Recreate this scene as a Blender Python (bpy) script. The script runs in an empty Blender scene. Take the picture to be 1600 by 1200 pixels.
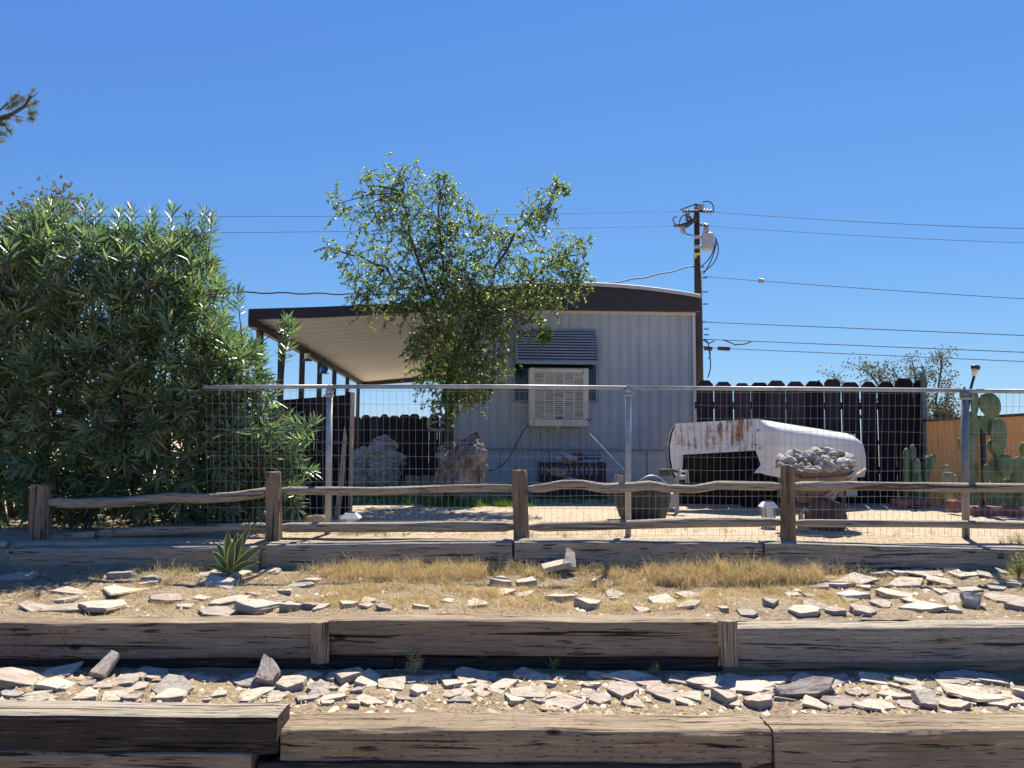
import bpy, math, random
import numpy as np
from mathutils import Vector, Matrix, noise
R = math.radians
random.seed(7); rng = np.random.default_rng(7)
scene = bpy.context.scene
COL = scene.collection

# ------------------------------------------------------------------ camera, sky, sun, exposure
EYE, PITCH, ROLL, F = 0.80, R(4.3), R(0.35), 1200.0
fw = Vector((0, math.cos(PITCH), math.sin(PITCH)))
up0 = Vector((0, -math.sin(PITCH), math.cos(PITCH)))
rt0 = Vector((1, 0, 0))
rt = rt0*math.cos(ROLL) + up0*math.sin(ROLL)
up = up0*math.cos(ROLL) - rt0*math.sin(ROLL)
cam_d = bpy.data.cameras.new("camera"); cam = bpy.data.objects.new("camera", cam_d); COL.objects.link(cam)
cam.matrix_world = Matrix(((rt.x, up.x, -fw.x, 0), (rt.y, up.y, -fw.y, 0), (rt.z, up.z, -fw.z, EYE), (0, 0, 0, 1)))
cam_d.sensor_width = 36; cam_d.lens = 27; cam_d.clip_end = 3000; cam_d.clip_start = 0.05
scene.camera = cam
SUN_EL, SUN_AZ = R(52), R(20)          # azimuth: to the right of straight ahead (+Y)
world = bpy.data.worlds.new("World"); scene.world = world; world.use_nodes = True
wn = world.node_tree.nodes; bg = wn["Background"]
sky = wn.new("ShaderNodeTexSky"); sky.sky_type = 'NISHITA'; sky.sun_disc = False
sky.sun_elevation = SUN_EL; sky.sun_rotation = SUN_AZ
sky.air_density = 1.0; sky.dust_density = 0.0; sky.ozone_density = 10.0; sky.altitude = 300
wl = world.node_tree.links; sp_ = wn.new("ShaderNodeSeparateColor"); cb_ = wn.new("ShaderNodeCombineColor"); wl.new(sky.outputs[0], sp_.inputs[0])
for k_, (g_, m_) in enumerate(((.88, .97), (.72, 1.48), (.38, 3.70))):      # desert sky: deeper blue high up, paler low down
    pw = wn.new("ShaderNodeMath"); pw.operation = 'POWER'; pw.inputs[1].default_value = g_; wl.new(sp_.outputs[k_], pw.inputs[0])
    ml = wn.new("ShaderNodeMath"); ml.operation = 'MULTIPLY'; ml.inputs[1].default_value = m_; wl.new(pw.outputs[0], ml.inputs[0]); wl.new(ml.outputs[0], cb_.inputs[k_])
wl.new(cb_.outputs[0], bg.inputs[0]); bg.inputs[1].default_value = 0.05
sd = bpy.data.lights.new("sun", 'SUN'); so = bpy.data.objects.new("sun", sd); COL.objects.link(so)
sd.energy = 5.0; sd.angle = R(0.5); sd.color = (1.0, 0.935, 0.81)
sdir = Vector((math.sin(SUN_AZ)*math.cos(SUN_EL), math.cos(SUN_AZ)*math.cos(SUN_EL), math.sin(SUN_EL)))
so.rotation_euler = sdir.to_track_quat('Z', 'Y').to_euler()
so.location = (6, 20, 30)
scene.view_settings.view_transform = 'Standard'; scene.view_settings.look = 'None'
scene.view_settings.exposure = 1.15; scene.view_settings.gamma = 1.0

def P(px, py, d):
    """a point of the photograph (1600x1200) at world depth Y = d"""
    v = fw + rt*((px-800)/F) + up*((600-py)/F)
    v = v*(d/v.y)
    return Vector((v.x, v.y, v.z+EYE))

# ------------------------------------------------------------------ terrain height
_ys = [-50, 3.0, 3.40, 3.44, 4.12, 4.26, 4.30, 5.0, 5.62, 5.70, 5.74, 6.2, 9, 14, 40, 3000]
_zs = [-.95, -.95, -.95, -.475, -.425, -.42, -.205, -.160, -.098, -.09, .035, .065, .06, .03, 0.0, -2.0]
def gz(x, y):
    z = float(np.interp(y, _ys, _zs))
    if y > 3.4:
        k = 1.0 if y < 8 else max(0.0, 1-(y-8)/6)
        a = 0.014 if y < 5.7 else 0.008
        z += k*a*(noise.noise((x*2.1, y*2.6, 3.0)) + .6*noise.noise((x*7, y*7, 1.0)))
    if 4.32 < y < 5.65: z += 0.03*noise.noise((x*.8, y*1.0, 9.0))
    if 3.46 < y < 4.15: z += 0.02*noise.noise((x*1.2, y*1.5, 5.0))
    return z
def G(px, py, dmin=2.7, dmax=40):
    d = dmin
    while d < dmax:
        p = P(px, py, d)
        if p.z <= gz(p.x, d): return p
        d += 0.012 if d < 8 else .05
    return P(px, py, dmax)

# ------------------------------------------------------------------ mesh builder
class MB:
    def __init__(s): s.v = []; s.f = []
    def add(s, vs, fs):
        o = len(s.v); s.v += [Vector(p) for p in vs]; s.f += [tuple(i+o for i in f) for f in fs]; return s
    def box(s, c, size, rot=None, xf=None, bev=0.0):
        hx, hy, hz = size[0]/2, size[1]/2, size[2]/2
        b = min(bev, hx*.9, hy*.9, hz*.9)
        if b <= 0:
            vs = [(x, y, z) for x in (-hx, hx) for y in (-hy, hy) for z in (-hz, hz)]
            fs = [(0,1,3,2),(4,6,7,5),(0,4,5,1),(2,3,7,6),(0,2,6,4),(1,5,7,3)]
        else:
            vs = []; idx = {}
            for sx in (-1,1):
                for sy in (-1,1):
                    for sz in (-1,1):
                        for k in range(3):
                            q = [sx*(hx-b), sy*(hy-b), sz*(hz-b)]; q[k] = (sx*hx, sy*hy, sz*hz)[k]
                            idx[sx,sy,sz,k] = len(vs); vs.append(tuple(q))
            fs = []
            for sg in (-1,1):
                fs.append([idx[sg,a,c_,0] for a,c_ in ((-1,-1),(1,-1),(1,1),(-1,1))])
                fs.append([idx[a,sg,c_,1] for a,c_ in ((-1,-1),(1,-1),(1,1),(-1,1))])
                fs.append([idx[a,c_,sg,2] for a,c_ in ((-1,-1),(1,-1),(1,1),(-1,1))])
            for a in (-1,1):
                for c_ in (-1,1):
                    fs.append([idx[a,c_,-1,0], idx[a,c_,1,0], idx[a,c_,1,1], idx[a,c_,-1,1]])
                    fs.append([idx[a,-1,c_,0], idx[a,1,c_,0], idx[a,1,c_,2], idx[a,-1,c_,2]])
                    fs.append([idx[-1,a,c_,1], idx[1,a,c_,1], idx[1,a,c_,2], idx[-1,a,c_,2]])
            for a in (-1,1):
                for c_ in (-1,1):
                    for e in (-1,1): fs.append([idx[a,c_,e,0], idx[a,c_,e,1], idx[a,c_,e,2]])
        vs = [Vector(p) for p in vs]
        if rot is not None: vs = [rot @ p for p in vs]
        c = Vector(c); vs = [p+c for p in vs]
        if xf: vs = [xf(p) for p in vs]
        return s.add(vs, fs)
    def tube(s, pts, r, n=6, cap=True, jit=0):
        pts = [Vector(p) for p in pts]; m = len(pts)
        rs = r if isinstance(r, (list, tuple)) else [r]*m
        vs = []; fs = []
        prev = None
        for i, p in enumerate(pts):
            t = (pts[min(i+1, m-1)] - pts[max(i-1, 0)])
            t = t.normalized() if t.length > 1e-9 else Vector((0,0,1))
            if prev is None:
                a = t.orthogonal().normalized()
            else:
                a = prev - t*prev.dot(t)
                a = a.normalized() if a.length > 1e-6 else t.orthogonal().normalized()
            prev = a; b = t.cross(a)
            for k in range(n):
                th = 2*math.pi*k/n
                rr = rs[i]*(1+jit*noise.noise((p.x*9+k*1.7, p.y*9, p.z*9+k)))
                vs.append(p + (a*math.cos(th) + b*math.sin(th))*rr)
        for i in range(m-1):
            for k in range(n):
                k2 = (k+1) % n
                fs.append((i*n+k, i*n+k2, (i+1)*n+k2, (i+1)*n+k))
        if cap: fs.append(tuple(range(n-1, -1, -1))); fs.append(tuple((m-1)*n+k for k in range(n)))
        return s.add(vs, fs)
    def lathe(s, c, prof, n=20, rot=None):
        vs = []; fs = []; m = len(prof)
        for (r, z) in prof:
            for k in range(n):
                th = 2*math.pi*k/n; vs.append(Vector((r*math.cos(th), r*math.sin(th), z)))
        for i in range(m-1):
            for k in range(n):
                k2 = (k+1) % n; fs.append((i*n+k, i*n+k2, (i+1)*n+k2, (i+1)*n+k))
        fs.append(tuple(range(n-1, -1, -1))); fs.append(tuple((m-1)*n+k for k in range(n)))
        if rot is not None: vs = [rot @ p for p in vs]
        c = Vector(c); return s.add([p+c for p in vs], fs)
    def prism(s, poly, off):
        """polygon (3-D points) extruded by vector off"""
        n = len(poly); off = Vector(off); a = [Vector(p) for p in poly]
        fs = [tuple(range(n)), tuple(range(2*n-1, n-1, -1))] + [(i, i+n, (i+1) % n+n, (i+1) % n) for i in range(n)]
        return s.add(a + [p+off for p in a], fs)
    def grid(s, rows):
        nr, nc = len(rows), len(rows[0])
        return s.add([p for r_ in rows for p in r_], [(i*nc+j, i*nc+j+1, (i+1)*nc+j+1, (i+1)*nc+j) for i in range(nr-1) for j in range(nc-1)])
    def shell(s, rows, th):
        """a grid given thickness th (Vector)"""
        th = Vector(th); nr, nc = len(rows), len(rows[0])
        s.grid(rows); s.grid([[Vector(p)+th for p in r_] for r_ in rows])
        edge = [rows[0][j] for j in range(nc)] + [rows[i][-1] for i in range(1, nr)] + [rows[-1][j] for j in range(nc-2, -1, -1)] + [rows[i][0] for i in range(nr-2, 0, -1)]
        k = len(edge); return s.add([Vector(p) for p in edge]+[Vector(p)+th for p in edge], [(i, (i+1) % k, (i+1) % k+k, i+k) for i in range(k)])

WL = {}                                   # world location of every thing / part origin
def tag(o, label=None, cat=None, group=None, kind=None):
    if label: o['label'] = label
    if cat: o['category'] = cat
    if group: o['group'] = group
    if kind: o['kind'] = kind
    return o
def link_mesh(name, vs, fs, mat, parent=None, loc=None, smooth=False):
    if loc is None:
        if parent is not None: loc = WL[parent]
        else:
            a = np.array([tuple(v) for v in vs]); loc = Vector(((a[:,0].min()+a[:,0].max())/2, (a[:,1].min()+a[:,1].max())/2, a[:,2].min()))
    loc = Vector(loc)
    me = bpy.data.meshes.new(name)
    me.from_pydata([tuple(v-loc) for v in vs], [], fs); me.update()
    if mat: me.materials.append(mat)
    if smooth: me.polygons.foreach_set('use_smooth', [True]*len(me.polygons))
    o = bpy.data.objects.new(name, me); COL.objects.link(o)
    if parent is not None: o.parent = parent; o.location = loc - WL[parent]
    else: o.location = loc
    WL[o] = loc
    return o
def obj(name, mb, mat, parent=None, smooth=False, loc=None): return link_mesh(name, mb.v, mb.f, mat, parent, loc, smooth)
def thing(name, label, cat, loc, group=None):
    o = bpy.data.objects.new(name, None); COL.objects.link(o); o.location = Vector(loc); o.empty_display_size = .1
    WL[o] = Vector(loc); return tag(o, label, cat, group)
def np_mesh(name, V, tri, mat, parent=None, loc=(0,0,0)):
    V = np.asarray(V, dtype=np.float32); tri = np.asarray(tri, dtype=np.int32); loc = Vector(loc) if parent is None else WL[parent]
    V = V - np.array(loc, dtype=np.float32)
    me = bpy.data.meshes.new(name)
    me.vertices.add(len(V)); me.vertices.foreach_set('co', V.ravel())
    me.loops.add(len(tri)*3); me.loops.foreach_set('vertex_index', tri.ravel())
    me.polygons.add(len(tri)); me.polygons.foreach_set('loop_start', np.arange(0, len(tri)*3, 3, dtype=np.int32))
    me.update(calc_edges=True); me.validate()
    me.materials.append(mat)
    o = bpy.data.objects.new(name, me); COL.objects.link(o)
    if parent is not None: o.parent = parent
    else: o.location = loc
    WL[o] = loc; return o
def leaves(pos, direc, nrm, L, W, fold=.18, mid=.45):
    """folded lance-shaped leaves: 4 points, 2 triangles each"""
    pos = np.asarray(pos, float); d = np.asarray(direc, float); d /= np.linalg.norm(d, axis=1)[:, None]+1e-9
    n = np.asarray(nrm, float); s = np.cross(d, n); s /= np.linalg.norm(s, axis=1)[:, None]+1e-9; n = np.cross(s, d)
    L = np.asarray(L)[:, None]; W = np.asarray(W)[:, None]
    m = pos + d*L*mid
    a = m + s*W/2 + n*W*fold; b = m - s*W/2 + n*W*fold; t = pos + d*L - n*L*.06
    N = len(pos); V = np.stack([pos, a, t, b], 1).reshape(-1, 3); i = np.arange(N)*4
    T = np.stack([np.stack([i, i+1, i+2], 1), np.stack([i, i+2, i+3], 1)], 1).reshape(-1, 3)
    return V, T

# ------------------------------------------------------------------ materials
def mat(name, build=None, base=(.5,.5,.5), rough=.8, metal=0.0, spec=.3):
    m = bpy.data.materials.new(name); m.use_nodes = True
    b = m.node_tree.nodes["Principled BSDF"]
    b.inputs['Base Color'].default_value = (*base, 1); b.inputs['Roughness'].default_value = rough
    b.inputs['Metallic'].default_value = metal; b.inputs['Specular IOR Level'].default_value = spec
    if build: build(m.node_tree, b)
    return m
def nd(t, typ, **kw):
    n = t.nodes.new(typ)
    for k, v in kw.items():
        if k in n.inputs: n.inputs[k].default_value = v
        else: setattr(n, k, v)
    return n
def coords(t, scale=(1,1,1), kind='Object', rnd=True):
    tc = nd(t, 'ShaderNodeTexCoord'); mp = nd(t, 'ShaderNodeMapping'); mp.inputs['Scale'].default_value = scale
    t.links.new(tc.outputs[kind], mp.inputs[0])
    if rnd:
        oi = nd(t, 'ShaderNodeObjectInfo'); mu = nd(t, 'ShaderNodeMath', operation='MULTIPLY'); mu.inputs[1].default_value = 37.0
        t.links.new(oi.outputs['Random'], mu.inputs[0]); t.links.new(mu.outputs[0], mp.inputs['Location'])
    return mp.outputs[0]
def noi(t, vec, scale, detail=6, rough=.6, dist=0):
    n = nd(t, 'ShaderNodeTexNoise'); n.inputs['Scale'].default_value = scale; n.inputs['Detail'].default_value = detail
    n.inputs['Roughness'].default_value = rough; n.inputs['Distortion'].default_value = dist
    if vec: t.links.new(vec, n.inputs['Vector'])
    return n.outputs['Fac']
def ramp(t, fac, stops, interp='LINEAR'):
    r = nd(t, 'ShaderNodeValToRGB'); e = r.color_ramp.elements; r.color_ramp.interpolation = interp
    while len(e) < len(stops): e.new(.5)
    for k, (p, c) in enumerate(stops):
        e[k].position = p; e[k].color = (*c, 1) if len(c) == 3 else c
    t.links.new(fac, r.inputs[0]); return r.outputs[0]
def mix(t, fac, a, b, mode='MIX'):
    m = nd(t, 'ShaderNodeMix', data_type='RGBA', blend_type=mode)
    for s, v in ((0, fac), (6, a), (7, b)):
        if hasattr(v, 'links') or hasattr(v, 'is_linked'): t.links.new(v, m.inputs[s])
        elif s == 0: m.inputs[0].default_value = v
        else: m.inputs[s].default_value = (*v, 1)
    return m.outputs[2]
def bump(t, b, h, strength=.5, dist=.01):
    n = nd(t, 'ShaderNodeBump'); n.inputs['Strength'].default_value = strength; n.inputs['Distance'].default_value = dist
    t.links.new(h, n.inputs['Height']); t.links.new(n.outputs[0], b.inputs['Normal'])

def wood(name, dark, mid, light, axis='x', cracks=.5, stain=None, fine=1.0, rough=.85, knots=0.0, incise=0.0, boards=False):
    def ax(l, c): return tuple(v*fine for v in {'x': (l, c, c), 'z': (c, c, l), 'y': (c, l, c)}[axis])
    def bld(t, b):
        v = coords(t, ax(.55, 11)); g = noi(t, v, 2.2, 9, .66, 1.0)             # broad bands of grain
        vf = coords(t, ax(1.5, 30)); g2 = noi(t, vf, 2.4, 7, .75, .5)            # fine fibres
        vc = coords(t, ax(.38, 13)); g3 = noi(t, vc, 3.0, 4, .55, .6)           # long drying cracks
        big = noi(t, coords(t, (1, 1, 1)), 1.7, 5, .65)
        c = ramp(t, g, [(.30, dark), (.43, mid), (.58, mid), (.74, light)])
        c = mix(t, .65, c, ramp(t, g2, [(.34, dark), (.47, mid), (.56, mid), (.66, light)]))
        if boards:
            gm = nd(t, 'ShaderNodeNewGeometry'); c = mix(t, 1.0, c, ramp(t, gm.outputs['Random Per Island'], [(0, (.55,.5,.5)), (.6, (1.1,1.05,1.05)), (1, (2.1,1.9,1.8))]), 'MULTIPLY')
        if stain: c = mix(t, ramp(t, big, [(.46, (0,0,0)), (.66, (.75,.75,.75))]), c, stain)
        if knots:
            vo = nd(t, 'ShaderNodeTexVoronoi', feature='F1'); vo.inputs['Scale'].default_value = 1.0; t.links.new(coords(t, ax(2.0, 5.0)), vo.inputs['Vector'])
            c = mix(t, 1.0, c, ramp(t, vo.outputs['Distance'], [(.02, (.10,.09,.08)), (.055, (.35,.32,.29)), (.085, (1,1,1))]), 'MULTIPLY')
        g4 = noi(t, coords(t, ax(2.2, 26)), 2.6, 3, .5, .4)
        if incise:
            v3 = nd(t, 'ShaderNodeTexVoronoi', feature='F1'); v3.inputs['Scale'].default_value = 15; v3.inputs['Randomness'].default_value = .35
            t.links.new(coords(t, ax(1.0, 3.0)), v3.inputs['Vector']); c = mix(t, mix(t, 1.0, ramp(t, big, [(.40, (0,0,0)), (.55, (1,1,1))]), (incise,)*3, 'MULTIPLY'), c, mix(t, 1.0, c, ramp(t, v3.outputs['Distance'], [(.08, (.22,.19,.17)), (.20, (1,1,1))]), 'MULTIPLY'))
        ck = mix(t, 1.0, ramp(t, g3, [(.36, (.03,.03,.03)), (.40, (1,1,1))]), ramp(t, g4, [(.30, (.12,.11,.10)), (.37, (1,1,1))]), 'MULTIPLY')
        c = mix(t, cracks, c, mix(t, 1.0, c, ck, 'MULTIPLY'))
        t.links.new(c, b.inputs['Base Color'])
        ad = nd(t, 'ShaderNodeMath', operation='ADD'); t.links.new(g, ad.inputs[0]); t.links.new(g2, ad.inputs[1])
        a2 = nd(t, 'ShaderNodeMath', operation='ADD'); t.links.new(ad.outputs[0], a2.inputs[0]); t.links.new(ck, a2.inputs[1])
        bump(t, b, a2.outputs[0], .9, .011)
    return mat(name, bld, rough=rough, spec=.15)
def mottled(name, cols, scale=6, rough=.8, spec=.3, metal=0, bs=.3, bd=.01, stretch=(1,1,1), detail=8):
    def bld(t, b):
        v = coords(t, stretch); g = noi(t, v, scale, detail, .65)
        k = len(cols); c = ramp(t, g, [(.3+.4*i/max(1, k-1), cc) for i, cc in enumerate(cols)])
        t.links.new(c, b.inputs['Base Color']); bump(t, b, g, bs, bd)
    return mat(name, bld, rough=rough, spec=spec, metal=metal)
def leafy(name, a, b_, rough=.45, trans=.35, spec=.4, tint=None, tm=(1.5,1.6,.7)):
    def bld(t, b):
        gm = nd(t, 'ShaderNodeNewGeometry')
        c = ramp(t, gm.outputs['Random Per Island'], [(0, a), (.85, b_), (1, tint or b_)])
        t.links.new(c, b.inputs['Base Color'])
        tr = nd(t, 'ShaderNodeBsdfTranslucent'); ms = nd(t, 'ShaderNodeMixShader'); ms.inputs[0].default_value = trans
        t.links.new(mix(t, 1.0, c, tm, 'MULTIPLY'), tr.inputs[0])
        out = t.nodes['Material Output']; t.links.new(b.outputs[0], ms.inputs[1]); t.links.new(tr.outputs[0], ms.inputs[2]); t.links.new(ms.outputs[0], out.inputs[0])
    return mat(name, bld, rough=rough, spec=spec)

M = {}
M['timber'] = wood('weathered timber', (.06,.042,.028), (.30,.23,.155), (.62,.51,.36), 'x', .9, stain=(.20,.145,.10), knots=1, incise=.9)
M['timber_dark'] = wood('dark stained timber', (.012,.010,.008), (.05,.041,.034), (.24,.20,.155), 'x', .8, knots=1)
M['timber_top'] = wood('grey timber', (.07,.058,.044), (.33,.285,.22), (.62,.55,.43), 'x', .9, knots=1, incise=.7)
M['stake'] = wood('timber stake', (.08,.06,.04), (.34,.26,.175), (.55,.45,.32), 'z', .8)
M['rail'] = wood('grey split rail', (.09,.075,.055), (.33,.28,.21), (.54,.47,.37), 'x', .7)
M['post'] = wood('grey split post', (.05,.036,.024), (.25,.19,.13), (.44,.36,.26), 'z', .9, stain=(.15,.09,.05))
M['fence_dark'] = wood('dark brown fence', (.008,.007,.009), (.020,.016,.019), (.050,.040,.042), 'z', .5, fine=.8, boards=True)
M['fence_grey'] = wood('dark grey fence', (.016,.018,.02), (.040,.042,.045), (.085,.085,.088), 'z', .5, fine=.8, boards=True)
M['lumber'] = wood('pale new lumber', (.30,.20,.13), (.50,.36,.25), (.62,.48,.36), 'z', .15)
M['log'] = wood('pale log', (.12,.10,.08), (.30,.26,.22), (.5,.45,.38), 'z', .6)
M['pole'] = wood('utility pole wood', (.03,.022,.018), (.085,.06,.045), (.15,.11,.085), 'z', .5, fine=.7)
M['galv'] = mottled('galvanised steel', [(.22,.235,.245), (.32,.335,.34), (.42,.43,.43)], 9, .55, .4, .35, .05)
M['wire'] = mat('galvanised wire', base=(.24,.26,.28), rough=.5, metal=.3)
M['cable'] = mat('dark cable', base=(.045,.05,.065), rough=.6)
M['black'] = mottled('black plastic', [(.010,.011,.013), (.03,.03,.033)], 6, .55, .4)
M['iron'] = mottled('dark iron', [(.02,.02,.022), (.06,.055,.05), (.12,.09,.07)], 14, .6, .4, .4)
M['metal_grey'] = mottled('dull grey metal', [(.22,.22,.22), (.36,.36,.36)], 12, .5, .4, .4)
def siding_b(t, b):
    v = coords(t, (9, 9, .5), 'Object', False); s_ = noi(t, v, 1.3, 6, .65); v2 = coords(t, (1,1,1), 'Object', False); g = noi(t, v2, 1.1, 5, .6); f = noi(t, v2, 16, 5, .7)
    c = ramp(t, g, [(.3, (.315,.345,.365)), (.5, (.38,.41,.425)), (.7, (.425,.45,.46))])
    c = mix(t, ramp(t, s_, [(.50, (0,0,0)), (.72, (.45,.45,.45))]), c, (.27,.275,.265)); c = mix(t, ramp(t, f, [(.60, (0,0,0)), (.72, (.35,.35,.35))]), c, (.30,.27,.23))
    t.links.new(c, b.inputs['Base Color']); bump(t, b, g, .12, .01)
M['siding'] = mat('weathered grey siding', siding_b, rough=.5, spec=.3)
M['siding_trim'] = mat('light grey trim', base=(.55,.52,.49), rough=.5)
M['skirt'] = mottled('skirting sheet', [(.37,.40,.425), (.44,.465,.48)], 2.5, .6, .3, 0, .1, .004)
M['fascia'] = mottled('dark brown fascia', [(.030,.022,.026), (.050,.036,.040)], 5, .5, .3, 0, .05, .003, (1,1,6))
M['roof'] = mottled('white roof coating', [(.40,.40,.37), (.55,.54,.51)], 5, .6)
M['ceil'] = mottled('cream porch ceiling', [(.58,.565,.51), (.66,.645,.585)], 2, .55, .3, 0, .04, .002)
M['glass'] = mat('dark window glass', base=(.012,.016,.024), rough=.08, spec=.5)
M['awning'] = mottled('blue grey awning slat', [(.19,.225,.27), (.26,.30,.345)], 7, .5)
M['cooler'] = mottled('sun bleached beige cooler', [(.46,.41,.33), (.60,.54,.44), (.66,.60,.50)], 5, .6, .3, 0, .1, .004)
M['cooler_in'] = mat('cooler pad', base=(.10,.085,.06), rough=.95)
M['green_metal'] = mottled('green steel post', [(.05,.09,.08), (.13,.17,.16)], 12, .6)
M['white'] = mottled('white plastic', [(.66,.66,.64), (.80,.80,.78)], 8, .5)
M['solar'] = mat('solar panel', base=(.02,.022,.03), rough=.2)
M['lens'] = mat('frosted lamp cup', base=(.75,.66,.42), rough=.35)
M['blue'] = mottled('blue glass feeder', [(.02,.09,.30), (.04,.15,.42)], 9, .2)
M['blue_plastic'] = mottled('faded blue plastic', [(.03,.12,.20), (.05,.18,.28)], 9, .5)
M['redclay'] = mottled('red brown block', [(.12,.055,.05), (.20,.095,.085), (.27,.15,.13)], 9, .9, .1, 0, .6, .02)
M['tanblock'] = mottled('tan block', [(.28,.20,.13), (.45,.35,.25)], 9, .9, .1, 0, .6, .02)
M['yellow'] = mat('yellow tag', base=(.75,.55,.03), rough=.6)
M['xfmr'] = mottled('transformer grey', [(.30,.31,.31), (.42,.43,.42)], 5, .5)
M['porcelain'] = mat('insulator', base=(.13,.13,.14), rough=.3)
M['string'] = mat('pale string', base=(.5,.5,.5), rough=.8)
M['rust'] = mottled('rusty iron', [(.05,.032,.028), (.11,.07,.055), (.17,.11,.085)], 8, .85, .2, .1, .5, .01)
M['rust_tray'] = mottled('faded rusty tray', [(.13,.085,.075), (.22,.15,.125), (.30,.22,.18)], 6, .8, .2, .1, .4, .008)
M['boulder'] = mottled('craggy grey boulder', [(.12,.11,.095), (.38,.35,.31), (.66,.62,.55)], 4.5, .95, .1, 0, 1.0, .06, (1,1,2.2))
M['root'] = mottled('gnarled driftwood', [(.07,.06,.05), (.20,.175,.15), (.40,.36,.31)], 5, .95, .1, 0, 1.0, .06, (1.5,1.5,.7))
def cactus_b(t, b):
    v = coords(t, (1,1,1)); g = noi(t, v, 7, 8, .65); c = ramp(t, g, [(.3, (.050,.088,.040)), (.5, (.095,.145,.066)), (.7, (.16,.19,.10))])
    vo = nd(t, 'ShaderNodeTexVoronoi', feature='F1'); vo.inputs['Scale'].default_value = 26; vo.inputs['Randomness'].default_value = .45; t.links.new(coords(t, (1,.3,1)), vo.inputs['Vector'])
    c = mix(t, ramp(t, vo.outputs['Distance'], [(.10, (.8,.8,.8)), (.22, (0,0,0))]), c, (.34,.30,.19))
    c = mix(t, ramp(t, noi(t, v, 3.1, 4, .6), [(.60, (0,0,0)), (.68, (.7,.7,.7))]), c, (.21,.17,.09))
    t.links.new(c, b.inputs['Base Color']); bump(t, b, g, .3, .01)
M['cactus'] = mat('cactus pad', cactus_b, rough=.55, spec=.3)
M['cholla'] = mottled('pale cholla', [(.20,.22,.10), (.42,.40,.24)], 18, .8, .2, 0, 1, .02)
M['bark'] = mottled('tree bark', [(.035,.027,.022), (.09,.07,.055), (.15,.12,.095)], 7, .95, .1, 0, .8, .02, (3,3,.6))
M['oleander'] = leafy('oleander leaf', (.088,.142,.082), (.175,.24,.128), .34, .40, .8, (.30,.27,.10), (1.2,1.4,.8))
M['tree_leaf'] = leafy('elm leaf', (.095,.145,.058), (.18,.235,.095), .42, .55, .5, (.32,.29,.11), (1.3,1.5,.75))
M['pine'] = leafy('pine needle', (.09,.11,.05), (.17,.18,.08), .6, .25)
M['shrub'] = leafy('grey desert shrub leaf', (.10,.10,.08), (.17,.165,.13), .8, .2, .2)
M['shrub_y'] = leafy('pale green shrub leaf', (.13,.15,.09), (.20,.22,.13), .8, .2, .2, None, (1,1.05,.8))
M['agave'] = leafy('agave leaf', (.07,.12,.06), (.10,.16,.08), .5, .15)
M['agave_y'] = mat('agave yellow margin', base=(.55,.50,.12), rough=.5)
M['drygrass'] = leafy('dry straw grass', (.44,.325,.165), (.72,.58,.34), .9, .35, .1, (.36,.34,.14), (1.05,1.0,.8))
M['weed'] = leafy('green weed', (.17,.19,.08), (.34,.33,.15), .7, .35, .2, None, (1.2,1.25,.8))
M['lawn'] = leafy('lawn blade', (.05,.11,.03), (.13,.22,.05), .7, .35, .2)
M['litter'] = mottled('leaf litter', [(.10,.07,.045), (.27,.20,.13), (.44,.35,.25)], 9, .95, .1)

def soil_b(t, b):
    v = coords(t, (1,1,1), 'Object', False)
    a = noi(t, v, 1.4, 5, .6); c2 = noi(t, v, 16, 8, .7); f = noi(t, v, 120, 3, .6)
    c = ramp(t, a, [(.3, (.31,.235,.16)), (.5, (.43,.345,.245)), (.7, (.52,.43,.32))])
    c = mix(t, .55, c, ramp(t, c2, [(.33, (.13,.09,.055)), (.47, (.42,.325,.22)), (.68, (.60,.50,.375))]))
    c = mix(t, .3, c, ramp(t, f, [(.35, (.16,.115,.08)), (.5, (.4,.31,.21)), (.66, (.62,.53,.42))]))
    t.links.new(c, b.inputs['Base Color'])
    ad = nd(t, 'ShaderNodeMath', operation='MULTIPLY_ADD'); ad.inputs[1].default_value = .25; t.links.new(f, ad.inputs[0]); t.links.new(c2, ad.inputs[2])
    bump(t, b, ad.outputs[0], .9, .025)
M['soil'] = mat('dry sandy soil', soil_b, rough=.95, spec=.1)
def lsoil_b(t, b):
    v = coords(t, (1,1,1), 'Object', False)
    a = noi(t, v, 2.6, 6, .65); c2 = noi(t, v, 24, 8, .75); f = noi(t, v, 90, 4, .65)
    c = ramp(t, a, [(.35, (.20,.145,.09)), (.5, (.34,.26,.17)), (.66, (.46,.37,.26))])
    c = mix(t, .6, c, ramp(t, c2, [(.36, (.09,.062,.04)), (.48, (.32,.24,.155)), (.64, (.52,.42,.30))]))
    c = mix(t, .4, c, ramp(t, f, [(.38, (.09,.065,.04)), (.5, (.34,.26,.17)), (.63, (.60,.50,.36))]))
    t.links.new(c, b.inputs['Base Color'])
    ad = nd(t, 'ShaderNodeMath', operation='MULTIPLY_ADD'); ad.inputs[1].default_value = .4; t.links.new(f, ad.inputs[0]); t.links.new(c2, ad.inputs[2])
    bump(t, b, ad.outputs[0], 1.0, .03)
M['litter_soil'] = mat('brown littered soil', lsoil_b, rough=.95, spec=.08)
M['concrete'] = mottled('pale concrete', [(.62,.60,.56), (.74,.72,.68)], 3, .9)

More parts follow.
